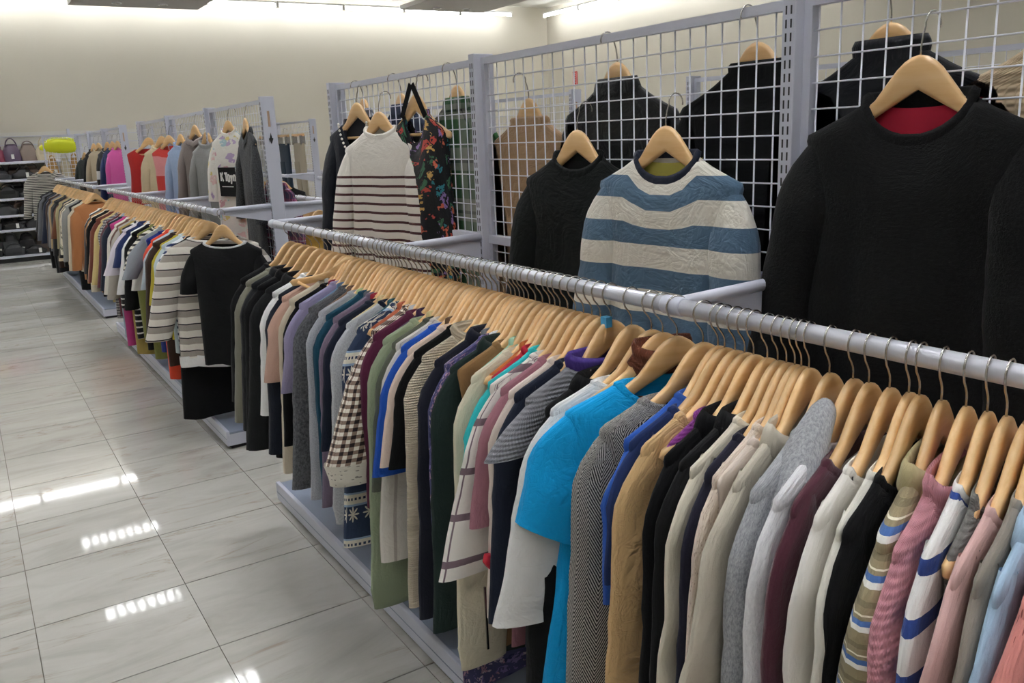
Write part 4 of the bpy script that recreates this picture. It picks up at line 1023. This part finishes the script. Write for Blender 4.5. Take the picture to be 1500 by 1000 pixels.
show('plaid_shirt', 'shirt', 4.86, 1.48, F('purple_plaid', 'plaid', ('#3d3350', '#8c3a58', '#cfd0dc'), p=.07), 'purple plaid shirt behind the end post of the middle rack', False, lod=1, L=.4, sl=.30, sw=.2, flare=.03, seed=87, yaw=8, neck='shirt', out=.06)
# farthest rack
show('blouse', 'blouse', 9.42, 1.70, F('hot_pink', cols=('#d858a6',)), 'hot pink blouse on the farthest grid', lod=2, L=.62, sl=.4, seed=91, yaw=20)
show('jacket', 'jacket', 9.75, 1.706, F('cobalt_navy', cols=('#22305c',)), 'navy blue jacket beside the hot pink blouse', lod=2, L=.66, sl=.5, seed=93, yaw=20)
show('top', 'top', 10.1, 1.71, F('mono', 'stripes', ('#151518', '#d8d8d8'), p=(.3, [0, .7])), 'black and white top on the farthest grid', lod=2, L=.62, sl=.4, seed=95, yaw=20)
show('coat', 'coat', 10.75, 1.70, F('beige_far', cols=('#b5a68c',)), 'beige coat on the farthest grid', lod=2, L=.7, sl=.5, seed=97, yaw=24)
show('jacket', 'jacket', 11.15, 1.71, BLK(), 'black jacket beside the beige coat on the farthest grid', lod=2, L=.6, sl=.5, seed=99, yaw=20)
show('t_shirt', 't-shirt', 12.1, 1.6, F('green_black', cols=('#1c2422',)), 'greenish black T-shirt at the far end of the grid', lod=2, L=.5, sl=.24, seed=101, yaw=20)
# jeans rack
def trousers(y, z, mat, desc, seed, x):
    zz = wire_below(z); nx = x-.030
    t = empty('trousers', (nx, y, zz), -PI/2, desc, 'trousers', 'trousers on the far grid')
    rnd = random.Random(seed)
    v, f, uv = loft([[(.17*sgnpow(math.cos(2*PI*j/20), .7), .022*sgnpow(math.sin(2*PI*j/20), .8), -.1-d) for j in range(20)] for d in (0, .04, .12, .2)], [.04*j for j in range(21)], [0, -.04, -.12, -.2])
    put('waist', new_mesh('waist', v, f, uv, True, (mat,)), t)
    for s in (-1, 1):
        rs = []
        for i in range(9):
            d = .2+i*.06
            rs.append([(s*.088+(.084-.02*i/8)*math.cos(2*PI*j/14), .024*math.sin(2*PI*j/14)+.004*math.sin(9*d+j), -.1-d) for j in range(14)])
        v, f, uv = loft(rs, [.03*j for j in range(15)], [-.2-.06*i for i in range(9)])
        put('leg', new_mesh('leg', v, f, uv, True, (mat,)), t)
    th = empty('clip_hanger', (nx, y, zz), -PI/2, 'wooden clip hanger holding the '+desc, 'hanger', 'wooden hangers on the grid panels')
    MB().box(-.19, .19, -.008, .008, -.028, 0).build('bar', M_WOOD, th, bevel=.004)
    h = put('hook', ME_HOOKD, th); h.rotation_euler = (0, 0, PI/2)
    for s in (-1, 1): MB().box(s*.13-.018, s*.13+.018, -.026, .026, -.115, -.02).build('clip', M_CHROME, th)
trousers(9.35, 1.70, F('sand_denim', cols=('#b0a690',)), 'faded sand coloured trousers clipped on the far grid', 111, 3.25)
trousers(9.85, 1.70, F('indigo', cols=('#2e3d4e',)), 'dark indigo blue jeans clipped on the far grid', 113, 3.25)
trousers(10.6, 1.70, F('pale_jean', cols=('#cfcdc6',)), 'pale off-white jeans clipped on the far grid', 115, 3.25)

# ------------------------------------------------------------------ bag shelves on the back wall
def bag_shelves():
    X0, X1, Y0, Y1 = -.9, 2.9, 15.2, BACK_Y-.02
    t = empty('bag_shelving', (X0, Y0, 0), 0, 'white wall shelving unit crowded with handbags at the far left', 'shelves')
    W = X1-X0; D = Y1-Y0
    zs = [.1, .5, .72, .97, 1.25, 1.51]
    for z in zs:
        MB().box(0, W, 0, D, z-.035, z).build('shelf', M_RACK, t, bevel=.004)
    MB().box(0, W, D-.012, D, .05, 1.95).build('back_panel', M_CEIL, t)
    for i in range(4):
        x = i*W/3
        MB().box(x-.02, x+.02, D-.06, D-.012, 0, 1.98).build('upright', M_RACK, t)
        MB().box(x-.012, x+.012, .02, D, 0, .1).build('foot', M_RACK, t)
    for z in (1.62, 1.75, 1.88): MB().box(0, W, D-.03, D-.012, z, z+.012).build('slat', M_RACK, t)
    MB().box(0, W, .01, .03, 0, .065).build('kick_panel', M_BLACK, t)
    return zs, X0, X1, Y0
BAGC = {'black': '#17171a', 'soot black': '#1f1f22', 'tan': '#b98f55', 'burgundy': '#6d1f38', 'dark brown': '#3b2b24', 'charcoal': '#333438', 'cream': '#cfc3a8', 'taupe': '#7b6c62', 'plum': '#4c3a50', 'raspberry': '#a5244f', 'dark green': '#24362f', 'sea green': '#6d9585'}
_bm = {}
def bag_mat(c):
    if c not in _bm: _bm[c] = plain('bag_'+c.replace(' ', '_'), BAGC[c], .42, 0, (40, .25))
    return _bm[c]
def bag(x, y, z, w, d, h, c, desc, seed, slump=.25, cat='bag', name='handbag', group='bags on the wall shelves'):
    rnd = random.Random(seed)
    t = empty(name, (x, y, z), rnd.uniform(-.2, .2), desc, cat, group)
    rs = []
    for i in range(8):
        q = i/7; g = 1-.42*q**2.2*(1+slump); yy = (1-.7*q**1.5)
        ring = []
        for j in range(18):
            a = 2*PI*j/18
            xx = w/2*sgnpow(math.cos(a), .6)*(.9+.1*math.sin(q*PI))*(g if q > .6 else 1)
            y2 = d/2*sgnpow(math.sin(a), .7)*yy
            k = .06*noise.noise((xx*9+seed, y2*9, q*3))
            ring.append((xx*(1+k), y2*(1+k), h*q*(1-.08*slump*math.cos(2*a))+(.0 if q < .01 else k*.3*h)))
        rs.append(ring)
    v, f, uv = loft(rs, [j*.05 for j in range(19)], [i*.05 for i in range(8)], caps=(7,))
    put('body', new_mesh('body', v, f, uv, True, (bag_mat(c),)), t)
    hh = h*rnd.uniform(.25, .6)
    MB().tube([(w*.3*math.cos(PI*k/10), -d*.12, h*.78+hh*math.sin(PI*k/10)) for k in range(11)], .009, 6).build('handle', bag_mat(c), t, True)
    if rnd.random() < .6:
        MB().box(-w*.36, w*.36, -d*.5, -d*.44, h*.35, h*.72).build('front_flap', bag_mat(c), t, bevel=.006)
    if rnd.random() < .45:
        MB().box(-.02, .02, -d*.53-.004, -d*.53, h*.15, h*.15+.07).build('price_tag', M_WHITE, t, loc=(w*rnd.uniform(-.25, .25), 0, 0))
    return t
ZS, SX0, SX1, SY = bag_shelves()
plan = {5: ['dark brown', 'tan', 'raspberry', 'burgundy', 'plum', 'taupe', 'cream'], 4: ['black', 'charcoal', 'soot black', 'black', 'dark brown', 'taupe', 'tan'],
        3: ['tan', 'burgundy', 'soot black', 'cream', 'black', 'charcoal', 'taupe'], 2: ['black', 'charcoal', 'soot black', 'black', 'taupe', 'dark brown', 'black'],
        1: ['sea green', 'soot black', 'dark green', 'black', 'charcoal', 'black', 'taupe'], 0: ['dark green', 'black', 'soot black', 'charcoal', 'black', 'dark brown', 'black']}
SHN = ['bottom', 'second lowest', 'third lowest', 'third highest', 'second highest', 'top']
for si, cols in plan.items():
    top = (ZS+[1.86])[si+1]
    for i, c in enumerate(cols):
        x = -.12+i*.225
        hgt = min(.34, (top-ZS[si]-.05)*.86)
        bag(x, SY+.2+.02*((i*7) % 3), ZS[si]+.002, .27, .24, hgt, c, '%s handbag on the %s wall shelf, %s from the left' % (c, SHN[si], ORD[i]), si*20+i, slump=.1+.3*((i*5) % 4)/4)

for si in range(5):
    for i in range(4):
        c = ('soot black', 'black', 'charcoal', 'black')[(i+si) % 4]
        bag(-.02+i*.3+.05*(si % 2), SY+.09, ZS[si]+.002, .3, .13, .11+.03*((i+si) % 3), c, 'slumped %s pouch at the front of the %s wall shelf, %s from left' % (c, SHN[si], ORD[i]), 500+si*10+i, .5, 'bag', 'pouch', 'pouches on the wall shelves')

# end grid of the farthest rack, with what hangs on it
eg = empty('end_grid', (1.03, 13.05, 0), 0, 'white freestanding wire grid panel closing the farthest rack', 'grid panel')
fr = MB(); GW = .40
for a in ((0, .02, -.01, .01, .02, 1.83), (GW-.02, GW, -.01, .01, .02, 1.83), (.02, GW-.02, -.01, .01, 1.81, 1.83), (.02, GW-.02, -.01, .01, .9, .92)): fr.box(*a)
fr.build('frame', M_RACK, eg)
for sx in (0.0, GW-.04): MB().box(sx, sx+.04, -.14, .14, 0, .02).build('foot', M_RACK, eg)
wv = MB().tube([(0, .003, .91), (0, .003, 1.82)], .003, 5).mesh('wire', M_WIRE, True); wh = MB().tube([(.01, -.003, 0), (GW-.01, -.003, 0)], .003, 5).mesh('wire', M_WIRE, True)
for k in range(7): put('wire', wv, eg, (.05+k*.05, 0, 0))
for k in range(18): put('wire', wh, eg, (0, 0, .95+k*.05))
garment('pullover', (1.0, 12.9, 1.45), math.radians(-12), F('zigzag', 'stripes', ('#c9c5bb', '#3c3a3a'), p=(.022, [0, .5])), 'grey fine striped pullover hanging on the end grid', 'sweater', 'clothes on the end grid', L=.68, sl=.55, seed=131, lod=1, flare=.09)
hanger((1.0, 12.9, 1.45), math.radians(-12), 'wooden hanger carrying the fine striped pullover on the end grid', 'wooden hangers on the grid panels', 1)
def yellow_bag():
    t = empty('yellow_bag', (1.25, 13.14, 1.70), 0, 'bright lime yellow bag slung over the top of the end grid', 'bag')
    m = plain('lime', '#d9e021', .5, 0, (30, .3)); rs = []
    for i in range(9):
        q = i/8
        ring = []
        for j in range(16):
            a = 2*PI*j/16
            rad = math.sin(PI*min(.98, max(.02, q)))**.6
            ring.append((-.26+.52*q, .055*math.cos(a)*rad-.075, (.11 if math.sin(a) < 0 else .09)*math.sin(a)*rad+.02*math.sin(q*5)+.04*(q-.5)))
        rs.append(ring)
    v, f, uv = loft(rs, [j*.03 for j in range(17)], [i*.05 for i in range(9)], caps=(0, 8))
    put('body', new_mesh('body', v, f, uv, True, (m,)), t)
    MB().tube([(-.22, -.06, .03), (-.1, -.02, .1), (0, 0, .12), (.1, -.02, .1), (.2, -.06, .05)], .012, 6).build('strap', m, t, True)
yellow_bag()
for i, (x, c) in enumerate(((1.13, 'tan'), (1.28, 'cream'), (1.40, 'tan'))):
    bag(x+.0, 13.28, 1.28, .13, .1, .26, c, '%s box shaped bag behind the end grid, %s from the left' % (c, ORD[i]), 300+i, .0, group='bags behind the end grid')
MB().box(1.05, 1.5, 13.18, 13.4, 1.25, 1.278).build('ledge', M_RACK, label='narrow white ledge behind the end grid holding small bags', cat='shelf')
